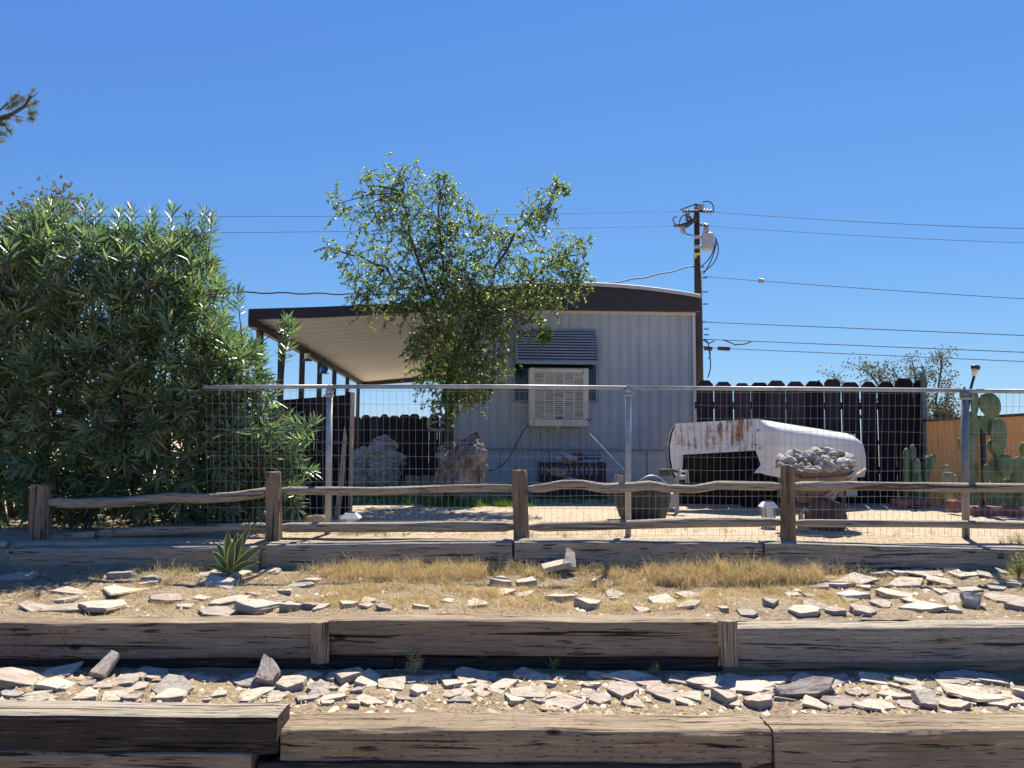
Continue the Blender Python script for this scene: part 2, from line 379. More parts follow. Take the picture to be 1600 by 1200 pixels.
def slate_mat(name, cols):
    def bld(t, b):
        v = coords(t, (1,1,1)); v2 = coords(t, (1,1,9))
        g = noi(t, v, 5, 8, .7); l = noi(t, v2, 3, 6, .6)
        c = ramp(t, g, [(.28, cols[0]), (.5, cols[1]), (.72, cols[2])])
        oi = nd(t, 'ShaderNodeObjectInfo'); br = nd(t, 'ShaderNodeMapRange'); br.inputs[3].default_value = .66; br.inputs[4].default_value = 1.25
        t.links.new(oi.outputs['Random'], br.inputs[0])
        hs = nd(t, 'ShaderNodeHueSaturation'); t.links.new(br.outputs[0], hs.inputs['Value']); t.links.new(c, hs.inputs['Color'])
        t.links.new(mix(t, .35, hs.outputs[0], ramp(t, l, [(.35, (.20,.16,.135)), (.55, (.56,.50,.43))])), b.inputs['Base Color'])
        ad = nd(t, 'ShaderNodeMath', operation='ADD'); t.links.new(g, ad.inputs[0]); t.links.new(l, ad.inputs[1])
        bump(t, b, ad.outputs[0], .6, .010)
    return mat(name, bld, rough=.85, spec=.2)
M['sl_pale'] = slate_mat('pale tan slate', [(.31,.235,.155), (.45,.37,.265), (.57,.49,.375)])
M['sl_pink'] = slate_mat('pinkish slate', [(.29,.20,.14), (.41,.31,.235), (.52,.42,.33)])
M['sl_purple'] = slate_mat('purple grey slate', [(.14,.10,.085), (.23,.17,.145), (.32,.25,.21)])
M['sl_grey'] = slate_mat('grey slate', [(.15,.13,.105), (.26,.225,.185), (.37,.33,.275)])
M['riv_a'] = slate_mat('pale river stone', [(.26,.24,.21), (.36,.335,.295), (.47,.44,.39)])
M['riv_b'] = slate_mat('grey river stone', [(.14,.145,.15), (.22,.225,.23), (.31,.31,.31)])

def rustpanel(t, b):
    v = coords(t, (22, 22, 2.2), 'Object', False); s = noi(t, v, 1.0, 6, .7)
    v2 = coords(t, (1,1,1), 'Object', False); g = noi(t, v2, 3.2, 4, .6); f = noi(t, v2, 30, 6, .7)
    mu = nd(t, 'ShaderNodeMath', operation='MULTIPLY'); t.links.new(s, mu.inputs[0]); t.links.new(g, mu.inputs[1])
    k = ramp(t, mu.outputs[0], [(.238, (0,0,0)), (.31, (1,1,1))])
    white = ramp(t, f, [(.3, (.55,.53,.50)), (.6, (.70,.69,.66))])
    rust = ramp(t, f, [(.35, (.16,.065,.03)), (.6, (.36,.20,.11))])
    t.links.new(mix(t, k, white, rust), b.inputs['Base Color'])
M['rustpanel'] = mat('rust streaked white panel', rustpanel, rough=.55, spec=.35)
M['whitepaint'] = mottled('old white car paint', [(.60,.56,.49), (.68,.65,.58), (.72,.69,.63)], 2.2, .34, .5, 0, .03, .003)
def reed_b(t, b):
    v = coords(t, (1,1,1), 'Object', False); w = nd(t, 'ShaderNodeTexWave', wave_type='BANDS', bands_direction='X'); w.inputs['Scale'].default_value = 16
    w.inputs['Distortion'].default_value = 1.2; t.links.new(v, w.inputs[0])
    v2 = coords(t, (22, 22, .7), 'Object', False); g = noi(t, v2, 2, 6, .7)
    c = ramp(t, g, [(.3, (.40,.16,.05)), (.5, (.70,.32,.11)), (.7, (.82,.47,.20))])
    c = mix(t, .45, c, ramp(t, w.outputs['Fac'], [(0, (.34,.13,.04)), (.5, (.78,.40,.15))]))
    t.links.new(c, b.inputs['Base Color']); bump(t, b, w.outputs['Fac'], .6, .01)
M['reed'] = mat('orange reed screen', reed_b, rough=.8, spec=.2)

# ------------------------------------------------------------------ ground
def build_ground():
    xs = np.concatenate([[-1500, -300, -80, -30, -14], np.arange(-8, 8.01, .06), [14, 30, 80, 300, 1500]])
    ys = np.concatenate([[-40, -10, 1, 2.6, 3.0, 3.38, 3.42, 3.46], np.arange(3.5, 4.24, .04), [4.26, 4.30, 4.33], np.arange(4.36, 5.68, .045),
                         [5.70, 5.74], np.arange(5.78, 7.2, .06), np.arange(7.3, 14, .25), [16, 20, 26, 40, 80, 200, 600, 1500, 2900]])
    vs = [Vector((x, y, gz(x, y))) for y in ys for x in xs]; nx = len(xs)
    fs = [(j*nx+i, j*nx+i+1, (j+1)*nx+i+1, (j+1)*nx+i) for j in range(len(ys)-1) for i in range(nx-1)]
    tag(link_mesh('ground', vs, fs, M['soil'], loc=(0,0,0), smooth=True), kind='structure')
build_ground()
def terrace(name, y0, y1):
    xs = np.arange(-6, 6.01, .05); ys = np.arange(y0, y1+.001, .04); nx = len(xs)
    vs = [Vector((x, y, gz(x, y)+.005+.010*noise.noise((x*14, y*14, 2))+.006*noise.noise((x*31, y*31, 4)))) for y in ys for x in xs]
    tag(link_mesh(name, vs, [(j*nx+i, j*nx+i+1, (j+1)*nx+i+1, (j+1)*nx+i) for j in range(len(ys)-1) for i in range(nx-1)], M['litter_soil'], loc=(0,0,0), smooth=True), kind='structure')
terrace('upper_terrace', 4.345, 5.61); terrace('lower_terrace', 3.47, 4.22)
p0 = P(-260, 800, 11)
mb = MB().box((p0.x+.9, 14.0, .06), (3.6, 9, .12), bev=.02)
tag(obj('driveway', mb, M['concrete']), kind='structure')

# ------------------------------------------------------------------ landscape timbers
def timber(name, label, cat, a, b, dep, hgt, m, seed, group=None, nx=None, wear=1.0, skew=0.0, top_m=None):
    """a, b: front top edge ends (world). A worn squared beam behind and below that edge."""
    a = Vector(a); b = Vector(b); L = (b-a).length; n = nx or int(L/.022); n = min(max(n, 30), 150)
    per = []; ns = 13; r = .016
    hx, hz = dep/2, hgt/2
    for k in range(ns): per.append((-hx, -hz + hgt*k/(ns-1)))
    for k in range(1, ns): per.append((-hx + dep*k/(ns-1), hz))
    for k in range(1, ns): per.append((hx, hz - hgt*k/(ns-1)))
    for k in range(1, ns-1): per.append((hx - dep*k/(ns-1), -hz))
    m_ = len(per); ax = (b-a).normalized(); yv = Vector((0,0,1)).cross(ax).normalized(); zv = ax.cross(yv)
    vs = []; fs = []
    for i in range(n+1):
        t = i/n; x = t*L; c0 = a + ax*x
        e = 1.0 if min(x, L-x) > .03 else .97
        sag = .008*wear*noise.noise((x*.9, seed, 0)) + .004*wear*noise.noise((x*3.1, seed, 7))
        for k, (y, z) in enumerate(per):
            cy = (abs(y) - (hx-r))/r if abs(y) > hx-r else 0; cz = (abs(z) - (hz-r))/r if abs(z) > hz-r else 0
            q = math.hypot(cy, cz); y2, z2 = y, z
            if cy > 0 and cz > 0 and q > 1: y2 = math.copysign(hx-r+r*cy/q, y); z2 = math.copysign(hz-r+r*cz/q, z)
            g = noise.noise((x*1.6, (y+seed)*26, (z-seed)*26)); g2 = noise.noise((x*4.5, (y-seed)*55, z*55))
            d = -.012*wear*max(0, g-.15) - .006*wear*max(0, g2-.1) + .003*noise.noise((x*5, y*5, z*5+seed))
            if z > 0 and y < 0: d -= .010*wear*max(0, noise.noise((x*2.4, seed*3, 1))+.1)*(1 if cy > 0 and cz > 0 else .2)
            l = math.hypot(y2, z2); s = e*(1 + d/max(l, .03))
            vs.append(c0 + yv*(y2*s + hx) + zv*(z2*s - hz + sag) + zv*skew*(y2+hx))
    for i in range(n):
        for k in range(m_):
            k2 = (k+1) % m_; fs.append((i*m_+k, (i+1)*m_+k, (i+1)*m_+k2, i*m_+k2))
    fs.append(tuple(range(m_))); fs.append(tuple(n*m_+k for k in range(m_-1, -1, -1)))
    o = link_mesh(name, vs, fs, m, smooth=False); tag(o, label, cat, group)
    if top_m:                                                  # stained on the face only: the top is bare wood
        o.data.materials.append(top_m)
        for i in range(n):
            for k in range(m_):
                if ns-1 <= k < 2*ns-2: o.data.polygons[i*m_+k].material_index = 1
    return o
GT = 'landscape timbers of the terrace steps'
def tb(px0, py0, px1, py1, d, dep, hgt, m, seed, label, **k):
    return timber('landscape_timber', label, 'timber', P(px0, py0, d), P(px1, py1, d), dep, hgt, m, seed, GT, **k)
# front wall, top course
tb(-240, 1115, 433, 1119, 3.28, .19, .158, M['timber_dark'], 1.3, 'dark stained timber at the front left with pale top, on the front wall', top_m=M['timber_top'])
tb(438, 1139, 1206, 1141, 3.31, .215, .20, M['timber'], 4.1, 'cracked brown timber in the middle of the front wall with splintered top', wear=1.5)
tb(1210, 1141, 1900, 1139, 3.30, .21, .20, M['timber'], 8.7, 'long brown timber at the front right beyond the black gap in the front wall', wear=1.2)
# front wall, lower course
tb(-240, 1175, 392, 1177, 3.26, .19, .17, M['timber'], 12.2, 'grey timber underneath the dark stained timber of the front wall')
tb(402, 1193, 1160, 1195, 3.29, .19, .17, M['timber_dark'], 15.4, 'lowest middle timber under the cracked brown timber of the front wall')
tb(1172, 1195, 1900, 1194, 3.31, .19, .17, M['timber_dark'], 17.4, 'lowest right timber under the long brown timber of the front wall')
# middle wall
tb(-240, 973, 510, 972, 4.20, .165, .195, M['timber'], 21.0, 'long brown timber on the left of the middle step with knots in its face', wear=.8)
tb(513, 970, 1124, 971, 4.205, .165, .19, M['timber'], 24.6, 'brown timber of the middle step between the two wooden stakes', wear=.9)
tb(1148, 981, 1900, 977, 4.20, .17, .19, M['timber_top'], 27.3, 'grey timber on the right of the middle step beyond the right stake', wear=.7)
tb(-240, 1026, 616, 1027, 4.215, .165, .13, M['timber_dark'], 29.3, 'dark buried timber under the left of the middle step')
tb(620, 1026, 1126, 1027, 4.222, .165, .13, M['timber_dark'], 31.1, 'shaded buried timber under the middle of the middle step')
tb(1130, 1034, 1900, 1032, 4.215, .165, .13, M['timber'], 33.9, 'buried timber under the right of the middle step')
# upper wall
tb(14, 857, 404, 853, 5.56, .20, .18, M['timber_top'], 41.2, 'weathered grey timber of the upper step shaded by the oleander', wear=1.2)
tb(408, 851, 800, 848, 5.60, .21, .19, M['timber_top'], 44.8, 'grey timber of the upper step behind the agave plant', wear=1.1)
tb(804, 846, 1192, 849, 5.60, .22, .19, M['timber_top'], 47.0, 'grey upper step timber below the two middle fence posts with shadows on top', wear=1.0)
tb(1196, 848, 1900, 866, 5.58, .17, .19, M['timber_top'], 49.5, 'long upper step timber on the right with a bright sunlit top', wear=.6)
def stake(px, w, py0, py1, d, label):
    mb = MB(); a = P(px, py0, d); b = P(px, py1, d); n = 16; W = w/F*d
    rows = []
    mb.tube([a + (b-a)*(i/n) for i in range(n+1)], [W*.62*(1+.05*noise.noise((i*.8, px, 0))) for i in range(n+1)], 4, jit=.12)
    c = a.copy()
    for v in mb.v:                       # turn the four-sided tube square to the wall
        r = Matrix.Rotation(R(45), 3, 'Z'); q = v - Vector((c.x, c.y, v.z)); q = r @ q; v.x = c.x+q.x; v.y = c.y+q.y*.5
    tag(obj('timber_stake', mb, M['stake']), label, 'stake', 'stakes of the middle step')
stake(500, 22, 972, 1036, 4.17, 'short upright wooden stake at the left joint of the middle step')
stake(1137, 24, 970, 1040, 4.17, 'short upright wooden stake at the right joint of the middle step')

# ------------------------------------------------------------------ split rail fence
fence = thing('split_rail_fence', 'low weathered split rail fence of grey posts and wavy rails', 'fence', (0, 5.97, .06))
def split_post(px, py0, py1, w, d, seed, lean=0):
    mb = MB(); a = P(px+lean, py0, d); b = P(px, py1, d); b.z = min(b.z, .04); n = 26; W = w/F*d/2
    vs = []; fs = []; K = 36
    for i in range(n+1):
        t = i/n; c = a + (b-a)*t
        for k in range(K):
            th = 2*math.pi*k/K; cx, cy = math.cos(th), math.sin(th); q = max(abs(cx), abs(cy))
            r = W*(.55/q+.45)*(1 + .14*noise.noise((cx*2.4+seed, cy*2.4, t*1.1)) - .30*max(0, noise.noise((cx*6.5, cy*6.5+seed, t*.9))))*(1+.10*t)
            z = 0
            if i == 0: z = .012*noise.noise((cx*2, cy*2, seed*5)); r *= .93
            vs.append(c + Vector((cx*r, cy*r, z)))
    for i in range(n):
        for k in range(K): k2 = (k+1) % K; fs.append((i*K+k, (i+1)*K+k, (i+1)*K+k2, i*K+k2))
    top = len(vs); vs.append(a + Vector((0, 0, .006)))
    for k in range(K): fs.append((top, k, (k+1) % K))
    mb.add(vs, fs); return obj('post', mb, M['post'], fence)
split_post(63, 757, 850, 25, 5.92, 1.1, 2); split_post(428, 738, 845, 21, 5.90, 2.7); split_post(815, 735, 838, 23, 5.93, 5.2, -3); split_post(1231, 727, 842, 20, 5.93, 7.9)
split_post(1650, 727, 850, 22, 5.93, 9.9)
def rail(pts, th, d, seed, knot=True):
    """pts: (px, py centre) along the rail"""
    xs = [p[0] for p in pts]; ys = [p[1] for p in pts]; n = 70; K = 14
    vs = []; fs = []
    for i in range(n+1):
        t = i/n; px = xs[0] + (xs[-1]-xs[0])*t; py = float(np.interp(px, xs, ys)); c = P(px, py, d)
        e = min(1, .55 + min(t, 1-t)*9)
        h = th/F*d/2*e*(1+.14*noise.noise((px*.009, seed, 2)))
        for k in range(K):
            a = 2*math.pi*k/K; cy, cz = math.cos(a), math.sin(a)
            r = h*(1 + .13*noise.noise((t*4, cy*1.8+seed, cz*1.8)) + .12*noise.noise((t*2.2, cy*4+seed, cz*4)))
            vs.append(c + Vector((0, cy*r*1.05, cz*r)))
    for i in range(n):
        for k in range(K): k2 = (k+1) % K; fs.append((i*K+k, (i+1)*K+k, (i+1)*K+k2, i*K+k2))
    fs.append(tuple(range(K))); fs.append(tuple(n*K+k for k in range(K)))
    return link_mesh('rail', vs, fs, M['rail'], fence, smooth=True)
rail([(72,784),(120,787),(190,785),(270,777),(320,779),(370,776),(410,770),(430,766)], 15, 5.93, .3)
rail([(434,766),(500,767),(580,767),(640,765),(700,763),(760,762),(812,763)], 12, 5.95, 2.3)
rail([(822,764),(850,762),(878,757),(910,757),(945,763),(985,761),(1015,758),(1045,763),(1085,764),(1120,758),(1170,759),(1228,760)], 13.5, 5.93, 4.4)
rail([(1234,759),(1330,759),(1420,760),(1500,762),(1600,762),(1660,762)], 14, 5.96, 6.1)
rail([(68,842),(110,838),(150,835)], 11, 5.95, 8.1); rail([(150,834),(260,829),(340,826),(424,823)], 15, 6.0, 9.2)
rail([(436,824),(560,824),(700,823),(806,823)], 16, 6.0, 10.1); rail([(824,824),(940,821),(1040,818),(1140,816),(1226,816)], 14, 5.98, 11.3)
rail([(1238,817),(1340,818),(1480,819),(1660,822)], 11.5, 5.98, 12.9)

# ------------------------------------------------------------------ welded wire fence
wf = thing('wire_fence', 'galvanised welded wire fence with steel top rail and round posts', 'fence', (0, 6.15, .06))
WD = 6.15
def wpost(px0, px1, py0, w, m):
    mb = MB(); a = P(px0, py0, WD); b = P(px1, 840, WD); b.z = min(b.z, .03); r = w/F*WD/2
    mb.tube([a, b], r, 14); o = obj('post', mb, m, wf, True)
    c = MB(); c.lathe(a + Vector((0,0,-.006)), [(r*1.25,-.03),(r*1.3,0),(r*.9,.012),(r*.35,.03),(r*.3,.05)], 12); obj('post_cap', c, m, o, True)
    t = MB(); t.box(a + Vector((0, -.02, -.05)), (r*3.0, .035, .02), bev=.004); t.tube([a+Vector((r*1.4,-.04,-.06)), a+Vector((r*1.4,-.04,-.02))], .006, 6); obj('clamp', t, M['galv'], o)
M['galv_dark'] = mottled('weathered steel post', [(.13,.14,.15), (.20,.21,.22), (.27,.28,.28)], 9, .5, .4, .5, .05)
wpost(515, 512, 609, 10, M['galv']); wpost(981.5, 981.5, 608, 9.5, M['galv']); wpost(1507, 1509, 613, 11, M['galv_dark'])
def trail(pts): 
    mb = MB(); mb.tube([P(x, y, WD) for x, y in pts], 3.3/F*WD, 10); obj('top_rail', mb, M['galv'], wf, True)
trail([(318,605),(520,604)]); trail([(520,604.3),(800,604),(981,606)]); trail([(981,606),(1240,607.5),(1507,610)]); trail([(1507,611),(1750,612)])
def panel(px0, px1, top0, top1):
    mb = MB(); bays = np.arange(px0, px1, 10.1)
    for i, x in enumerate(bays):
        ph = random.uniform(0, 9); pts = []
        for k in range(8):
            t = k/7; y = (top0+(top1-top0)*(x-px0)/(px1-px0))*(1-t) + 838*t
            p = P(x + 1.1*noise.noise((ph, t*4, 0)) + (800-x)*.006*t, y, WD+.004); p.y += .012*noise.noise((x*.02, t*2, 4)); pts.append(p)
        mb.tube(pts, .0011, 4, False)
    nr = 12
    for j in range(nr):
        pts = []
        for x in np.linspace(px0, px1, int((px1-px0)/12)):
            y = 612 + j*20.3 + 1.6*noise.noise((x*.012, j*3.3, 0)) + (x-900)*.004
            p = P(x, y, WD); p.y += .012*noise.noise((x*.02, j*.3, 4)); pts.append(p)
        mb.tube(pts, .0014, 4, False)
    obj('wire_mesh', mb, M['wire'], wf)
panel(322, 512, 605, 605); panel(518, 978, 605, 605); panel(985, 1504, 606, 611); panel(1512, 1700, 611, 613)

# ------------------------------------------------------------------ mobile home
ALPHA = R(2.6)
ho = P(704, 690, 11.25); ho.z = .03
uv = Vector((math.cos(ALPHA), math.sin(ALPHA), 0)); vv = Vector((-math.sin(ALPHA), math.cos(ALPHA), 0))
def H(p): return Vector((ho.x, ho.y, 0)) + uv*p[0] + vv*p[1] + Vector((0, 0, p[2]))
def Hin(px, py, v=0):
    """a photo point on the end wall (v metres behind it): local (u, v, z)"""
    r0 = P(px, py, 1.0); o = Vector((0,0,EYE)); dv = r0-o; c = Vector((ho.x, ho.y, 0)) + vv*v
    k = (c-o).dot(vv)/dv.dot(vv); q = o+dv*k; return ((q-Vector((ho.x,ho.y,0))).dot(uv), v, q.z)
HWID = Hin(1086, 600)[0]; ZE = Hin(1000, 487)[2]; ZS = Hin(900, 699)[2]; ZR = Hin(896, 444)[2]; ZRE = Hin(1088, 463)[2]
HL = 12.5
home = thing('mobile_home', 'grey mobile home with ribbed siding, dark fascia and curved white roof', 'mobile home', H((HWID/2, 0, .03)))
mb = MB()                                                     # ribbed end wall, closed sides and back
rows = [[], []]; u = 0.0
prof = []
while u < HWID:
    prof += [(u, 0), (u+.080, 0), (u+.086, -.010), (u+.100, -.010), (u+.106, 0), (u+.115, 0), (u+.119, -.006), (u+.128, -.006), (u+.132, 0)]; u += .15
prof = [q for q in prof if q[0] < HWID-.002] + [(HWID, 0)]
mb.grid([[H((a, b, z)) for a, b in prof] for z in (ZS-.02, ZE+.05)])
mb.grid([[H((HWID, v, z)) for v in (0, HL)] for z in (ZS-.02, ZE+.05)]); mb.grid([[H((0, v, z)) for v in (0, HL)] for z in (ZS-.02, ZE+.05)]); mb.grid([[H((u_, HL, z)) for u_ in (0, HWID)] for z in (ZS-.02, ZE+.05)])
obj('wall', mb, M['siding'], home)
tr = MB()
for u_ in (-.004, HWID-.036): tr.box((u_+.02, -.018, (ZS+ZE)/2), (.045, .03, ZE-ZS), xf=H, bev=.004)
tr.box((HWID/2, -.02, ZE-.025), (HWID+.02, .035, .05), xf=H, bev=.006)
obj('corner_trim', tr, M['siding_trim'], home)
def arc(u): s = (u-HWID/2)/(HWID/2+.06); return ZRE + (ZR-ZRE)*(1-s*s)
NU = 24; us = [-.06 + (HWID+.12)*i/NU for i in range(NU+1)]
fa = MB()
fa.shell([[H((u_, -.12, arc(u_)-.035)) for u_ in us], [H((u_, -.12, ZE-.002)) for u_ in us]], vv*.09)
obj('fascia', fa, M['fascia'], home)
sf = MB()
for u_ in (-.035, HWID+.035): sf.box((u_, HL/2-.0, (ZRE+ZE)/2-.02), (.05, HL-.1, ZRE-ZE-.03), xf=H)
obj('side_fascia', sf, M['fascia'], home)
rf = MB()
rf.shell([[H((u_, -.17, arc(u_)-.028)) for u_ in us], [H((u_, -.175, arc(u_)-.008)) for u_ in us], [H((u_, -.13, arc(u_)+.008)) for u_ in us], [H((u_, HL+.1, arc(u_)+.008)) for u_ in us]], (0,0,-.03))
obj('roof', rf, M['roof'], home, True)
sk = MB(); w_ = HWID/5
for i in range(5): sk.box((w_*(i+.5), .05, (ZS+.03)/2-.01), (w_-.012, .03, ZS-.06), xf=H, bev=.004)
obj('skirt', sk, M['skirt'], home)
st = MB(); st.box((HWID/2, .04, ZS-.03), (HWID, .06, .045), xf=H); st.box((HWID/2, .085, ZS/2), (HWID, .02, ZS), xf=H); obj('skirt_channel', st, M['awning'], home)
sk2 = MB()
for u_ in (.03, HWID-.03): sk2.box((u_, HL/2, (ZS+.03)/2-.01), (.02, HL-.3, ZS-.06), xf=H)
obj('side_skirt', sk2, M['skirt'], home)
a = Hin(803, 563); b = Hin(932, 628)
wn_ = MB(); wn_.box(((a[0]+b[0])/2, -.015, (a[2]+b[2])/2), (b[0]-a[0], .03, a[2]-b[2]), xf=H); win = obj('window', wn_, M['glass'], home)
fr = MB(); uc, zc, W_, H_ = (a[0]+b[0])/2, (a[2]+b[2])/2, b[0]-a[0], a[2]-b[2]
for s_ in (-1, 1): fr.box((uc+s_*(W_/2), -.022, zc), (.035, .05, H_+.035), xf=H, bev=.004); fr.box((uc, -.026, zc+s_*H_/2), (W_-.03, .05, .035), xf=H, bev=.004)
obj('window_frame', fr, M['awning'], win)
aw = MB(); a = Hin(806, 514); b = Hin(929, 570); NS = 12
for i in range(NS):
    t = (i+.5)/NS; z = a[2]+(b[2]-a[2])*t; out = -.05 - .30*math.sin(t*math.pi/2*.9)
    aw.box(((a[0]+b[0])/2, out, z), (b[0]-a[0]-.02, .010, (a[2]-b[2])/NS*.62), rot=Matrix.Rotation(R(-24), 3, 'X'), xf=H, bev=.003)
awn = obj('awning', aw, M['awning'], home)
ab = MB()
ab.shell([[H((u_, -.02-.31*math.sin(t*math.pi/2*.9), a[2]+(b[2]-a[2])*t)) for u_ in (a[0]+.01, b[0]-.01)] for t in np.linspace(0, 1, 10)], (0,.01,0))
obj('awning_gap_shade', ab, M['fascia'], awn)  # dark sheet added behind the slats so their gaps read as shade
ar = MB()
for u_ in (a[0]+.0, b[0]-.0):
    ar.tube([H((u_, -.05-.31*math.sin(t*math.pi/2*.9), a[2]+(b[2]-a[2])*t)) for t in np.linspace(0, 1, 8)], .012, 6)
ar.box(((a[0]+b[0])/2, -.36, b[2]-.01), (b[0]-a[0]+.05, .03, .05), xf=H, bev=.005)
obj('awning_arm', ar, M['awning'], awn)

# evaporative cooler hung on the window
a = Hin(827, 574, -.34); b = Hin(920, 667, -.34); CW, CH = b[0]-a[0], a[2]-b[2]; cu, cz = (a[0]+b[0])/2, (a[2]+b[2])/2
ec = thing('evaporative_cooler', 'boxy beige evaporative cooler with slatted front hung under the window awning', 'cooler', H((cu, -.2, b[2])))
mb = MB(); mb.box((cu, -.175, cz), (CW, .30, CH), xf=H, bev=.012); obj('cabinet', mb, M['cooler'], ec)
mb = MB(); fb = .07
mb.box((cu-CW/2+fb/2+.004, -.335, cz), (fb, .03, CH-.01), xf=H, bev=.006); mb.box((cu+CW/2-fb/2-.004, -.335, cz), (fb, .03, CH-.01), xf=H, bev=.006)
mb.box((cu, -.334, cz+CH/2-fb/2-.01), (CW-2*fb-.012, .03, fb-.01), xf=H, bev=.006); mb.box((cu, -.337, cz-CH/2+.055), (CW-2*fb-.012, .036, .10), xf=H, bev=.006)
obj('front_frame', mb, M['cooler'], ec)
mb = MB(); x0, x1 = cu-CW/2+fb+.004, cu+CW/2-fb-.004; z0, z1 = cz-CH/2+.11, cz+CH/2-fb-.012
mb.box((cu, -.328, (z0+z1)/2), (x1-x0, .006, z1-z0), xf=H); pad = obj('cooler_pad', mb, M['cooler_in'], ec)
mb = MB(); nc = 5
for i in range(nc+1): mb.box((x0+(x1-x0)*i/nc, -.345, (z0+z1)/2), (.022, .014, z1-z0), xf=H)
for i in range(nc):
    for j in range(24):
        z = z0 + (z1-z0)*(j+.5)/24
        mb.box((x0+(x1-x0)*(i+.5)/nc, -.343, z), ((x1-x0)/nc-.024, .02, .004+.014*random.random()**.3), rot=Matrix.Rotation(R(-28+random.uniform(-14, 14)), 3, 'X'), xf=H)
obj('louver', mb, M['cooler'], ec)
mb = MB(); mb.box((cu+.0, -.358, cz-CH/2+.125), (.11, .006, .022), xf=H); obj('nameplate', mb, M['black'], ec)
mb = MB(); mb.lathe(H((cu, -.2, cz-CH/2-.03)), [(.018,0),(.022,.03)], 10); obj('drain', mb, M['white'], ec)
mb = MB()
for k in range(3): mb.lathe(H((cu+CW/2-.03+.03*k, -.365, cz-CH/2+.10-.02*(k % 2))), [(.012,0),(.014,.012),(.006,.02)], 8)
obj('bleed_valve', mb, M['iron'], ec)
def cable_thing(name, label, cat, pts, r, m, group=None, n=5):
    mb = MB(); mb.tube(pts, r, n); return tag(obj(name, mb, m, smooth=True), label, cat, group)
def bez(p0, p1, p2, p3, n=18):
    return [p0*(1-t)**3 + p1*3*t*(1-t)**2 + p2*3*t*t*(1-t) + p3*t**3 for t in np.linspace(0, 1, n)]
cable_thing('black_hose', 'black hose looping from the cooler down to the yard', 'hose', bez(P(826,664,10.85), P(805,680,10.85), P(800,745,10.7), P(752,734,10.9)), .008, M['black'])
cable_thing('string', 'pale taut string from the cooler to the middle wire fence post', 'string', [P(909,664,10.84), P(979,738,6.2)], .0018, M['string'])

# ------------------------------------------------------------------ patio cover beside the home
pc = thing('patio_cover', 'long patio cover with cream ceiling, brown fascia and dark posts', 'patio cover', P(405, 760, 11.0))
def lineL(px, below=0):                                       # left edge underside of the patio roof
    d = 10.6*339/(731-px); return d
A0 = P(394, 500, 10.6); A1 = P(566, 597, 10.6*339/(731-566)); B0 = H((-.02, -.3, 0)); B0.z = P(705, 486, 10.9).z+.02; B1 = H((-.02, A1.y-ho.y, 0)); B1.z = B0.z
mb = MB(); n = 26
rowsA = []
for i in range(n*2+1):
    t = i/(n*2); a_, b_ = A0+(A1-A0)*t, B0+(B1-B0)*t
    zoff = .018 if i % 2 else 0
    rowsA.append([a_+Vector((0,0,zoff)), a_+(b_-a_)*.5+Vector((0,0,zoff+.03)), b_+Vector((0,0,zoff))])
mb.shell(rowsA, (0,0,.03)); obj('ceiling', mb, M['ceil'], pc)
mb = MB(); mb.shell([[A0+Vector((-.04,-.05,.07)), (A0+B0)/2+Vector((0,-.05,.10)), B0+Vector((0,-.05,.07))], [A1+Vector((-.04,.05,.07)), (A1+B1)/2+Vector((0,0,.10)), B1+Vector((0,.05,.07))]], (0,0,.02)); obj('roof_sheet', mb, M['roof'], pc)
mb = MB()
nn = 14; top = []; bot = []
for i in range(nn+1):
    t = i/nn; q = A0+(B0-A0)*t; top.append(q+Vector((-.03,-.07,.145-.02*math.sin(t*math.pi)+.0))); bot.append(q+Vector((-.03,-.07,-.005-.02*math.sin(t*math.pi))))
mb.shell([top, bot], (0,.045,0)); obj('front_fascia', mb, M['fascia'], pc)
mb = MB(); d_ = (A1-A0).normalized()
for (s0, s1) in ((A0, A1),):
    mb.prism([s0+Vector((-.05,-.02,-.10)), s0+Vector((.04,-.02,-.10)), s0+Vector((.04,-.02,.13)), s0+Vector((-.05,-.02,.13))], s1-s0)
obj('side_beam', mb, M['fascia'], pc)
mb = MB(); mb.prism([A1+Vector((0,.02,-.10)), A1+Vector((0,.10,-.10)), A1+Vector((0,.10,.10)), A1+Vector((0,.02,.10))], B1-A1); obj('back_beam', mb, M['fascia'], pc)
for px in (405, 439, 472, 499.5, 522.5, 543, 560):
    d = 10.6*339/(731-px); t = (d-A0.y)/(A1.y-A0.y); q = A0+(A1-A0)*max(0, min(1, t))
    mb = MB(); mb.box((q.x, q.y, (q.z-.1+.0)/2), (.085, .085, q.z-.1+.04), bev=.006); obj('post', mb, M['fascia'], pc)
# bird feeders hanging from the patio beam
q = P(480, 564, 13.4)
bf = thing('bird_feeder', 'small white lantern shaped bird feeder hanging from the patio cover', 'bird feeder', q, 'bird feeders hanging under the patio cover')
mb = MB(); mb.lathe(q, [(.085,0),(.09,.02),(.04,.03)], 14); obj('tray', mb, M['iron'], bf)
mb = MB(); mb.lathe(q+Vector((0,0,.03)), [(.05,0),(.05,.10)], 14); obj('tube', mb, M['white'], bf)
mb = MB(); mb.lathe(q+Vector((0,0,.13)), [(.07,0),(.02,.04),(.01,.05)], 14); mb.tube([q+Vector((0,0,.17)), q+Vector((0,0,.34))], .004, 5); obj('roof', mb, M['iron'], bf)
q = P(506, 584, 15.2)
bf = thing('bird_feeder', 'blue glass bird feeder hanging between two patio posts', 'bird feeder', q, 'bird feeders hanging under the patio cover')
mb = MB(); mb.lathe(q+Vector((0,0,.02)), [(.03,0),(.075,.03),(.085,.08),(.06,.13),(.025,.16)], 16); obj('bottle', mb, M['blue'], bf, True)
mb = MB(); mb.lathe(q, [(.04,-.01),(.10,0),(.10,.02),(.04,.03)], 14); obj('tray', mb, M['blue'], bf)
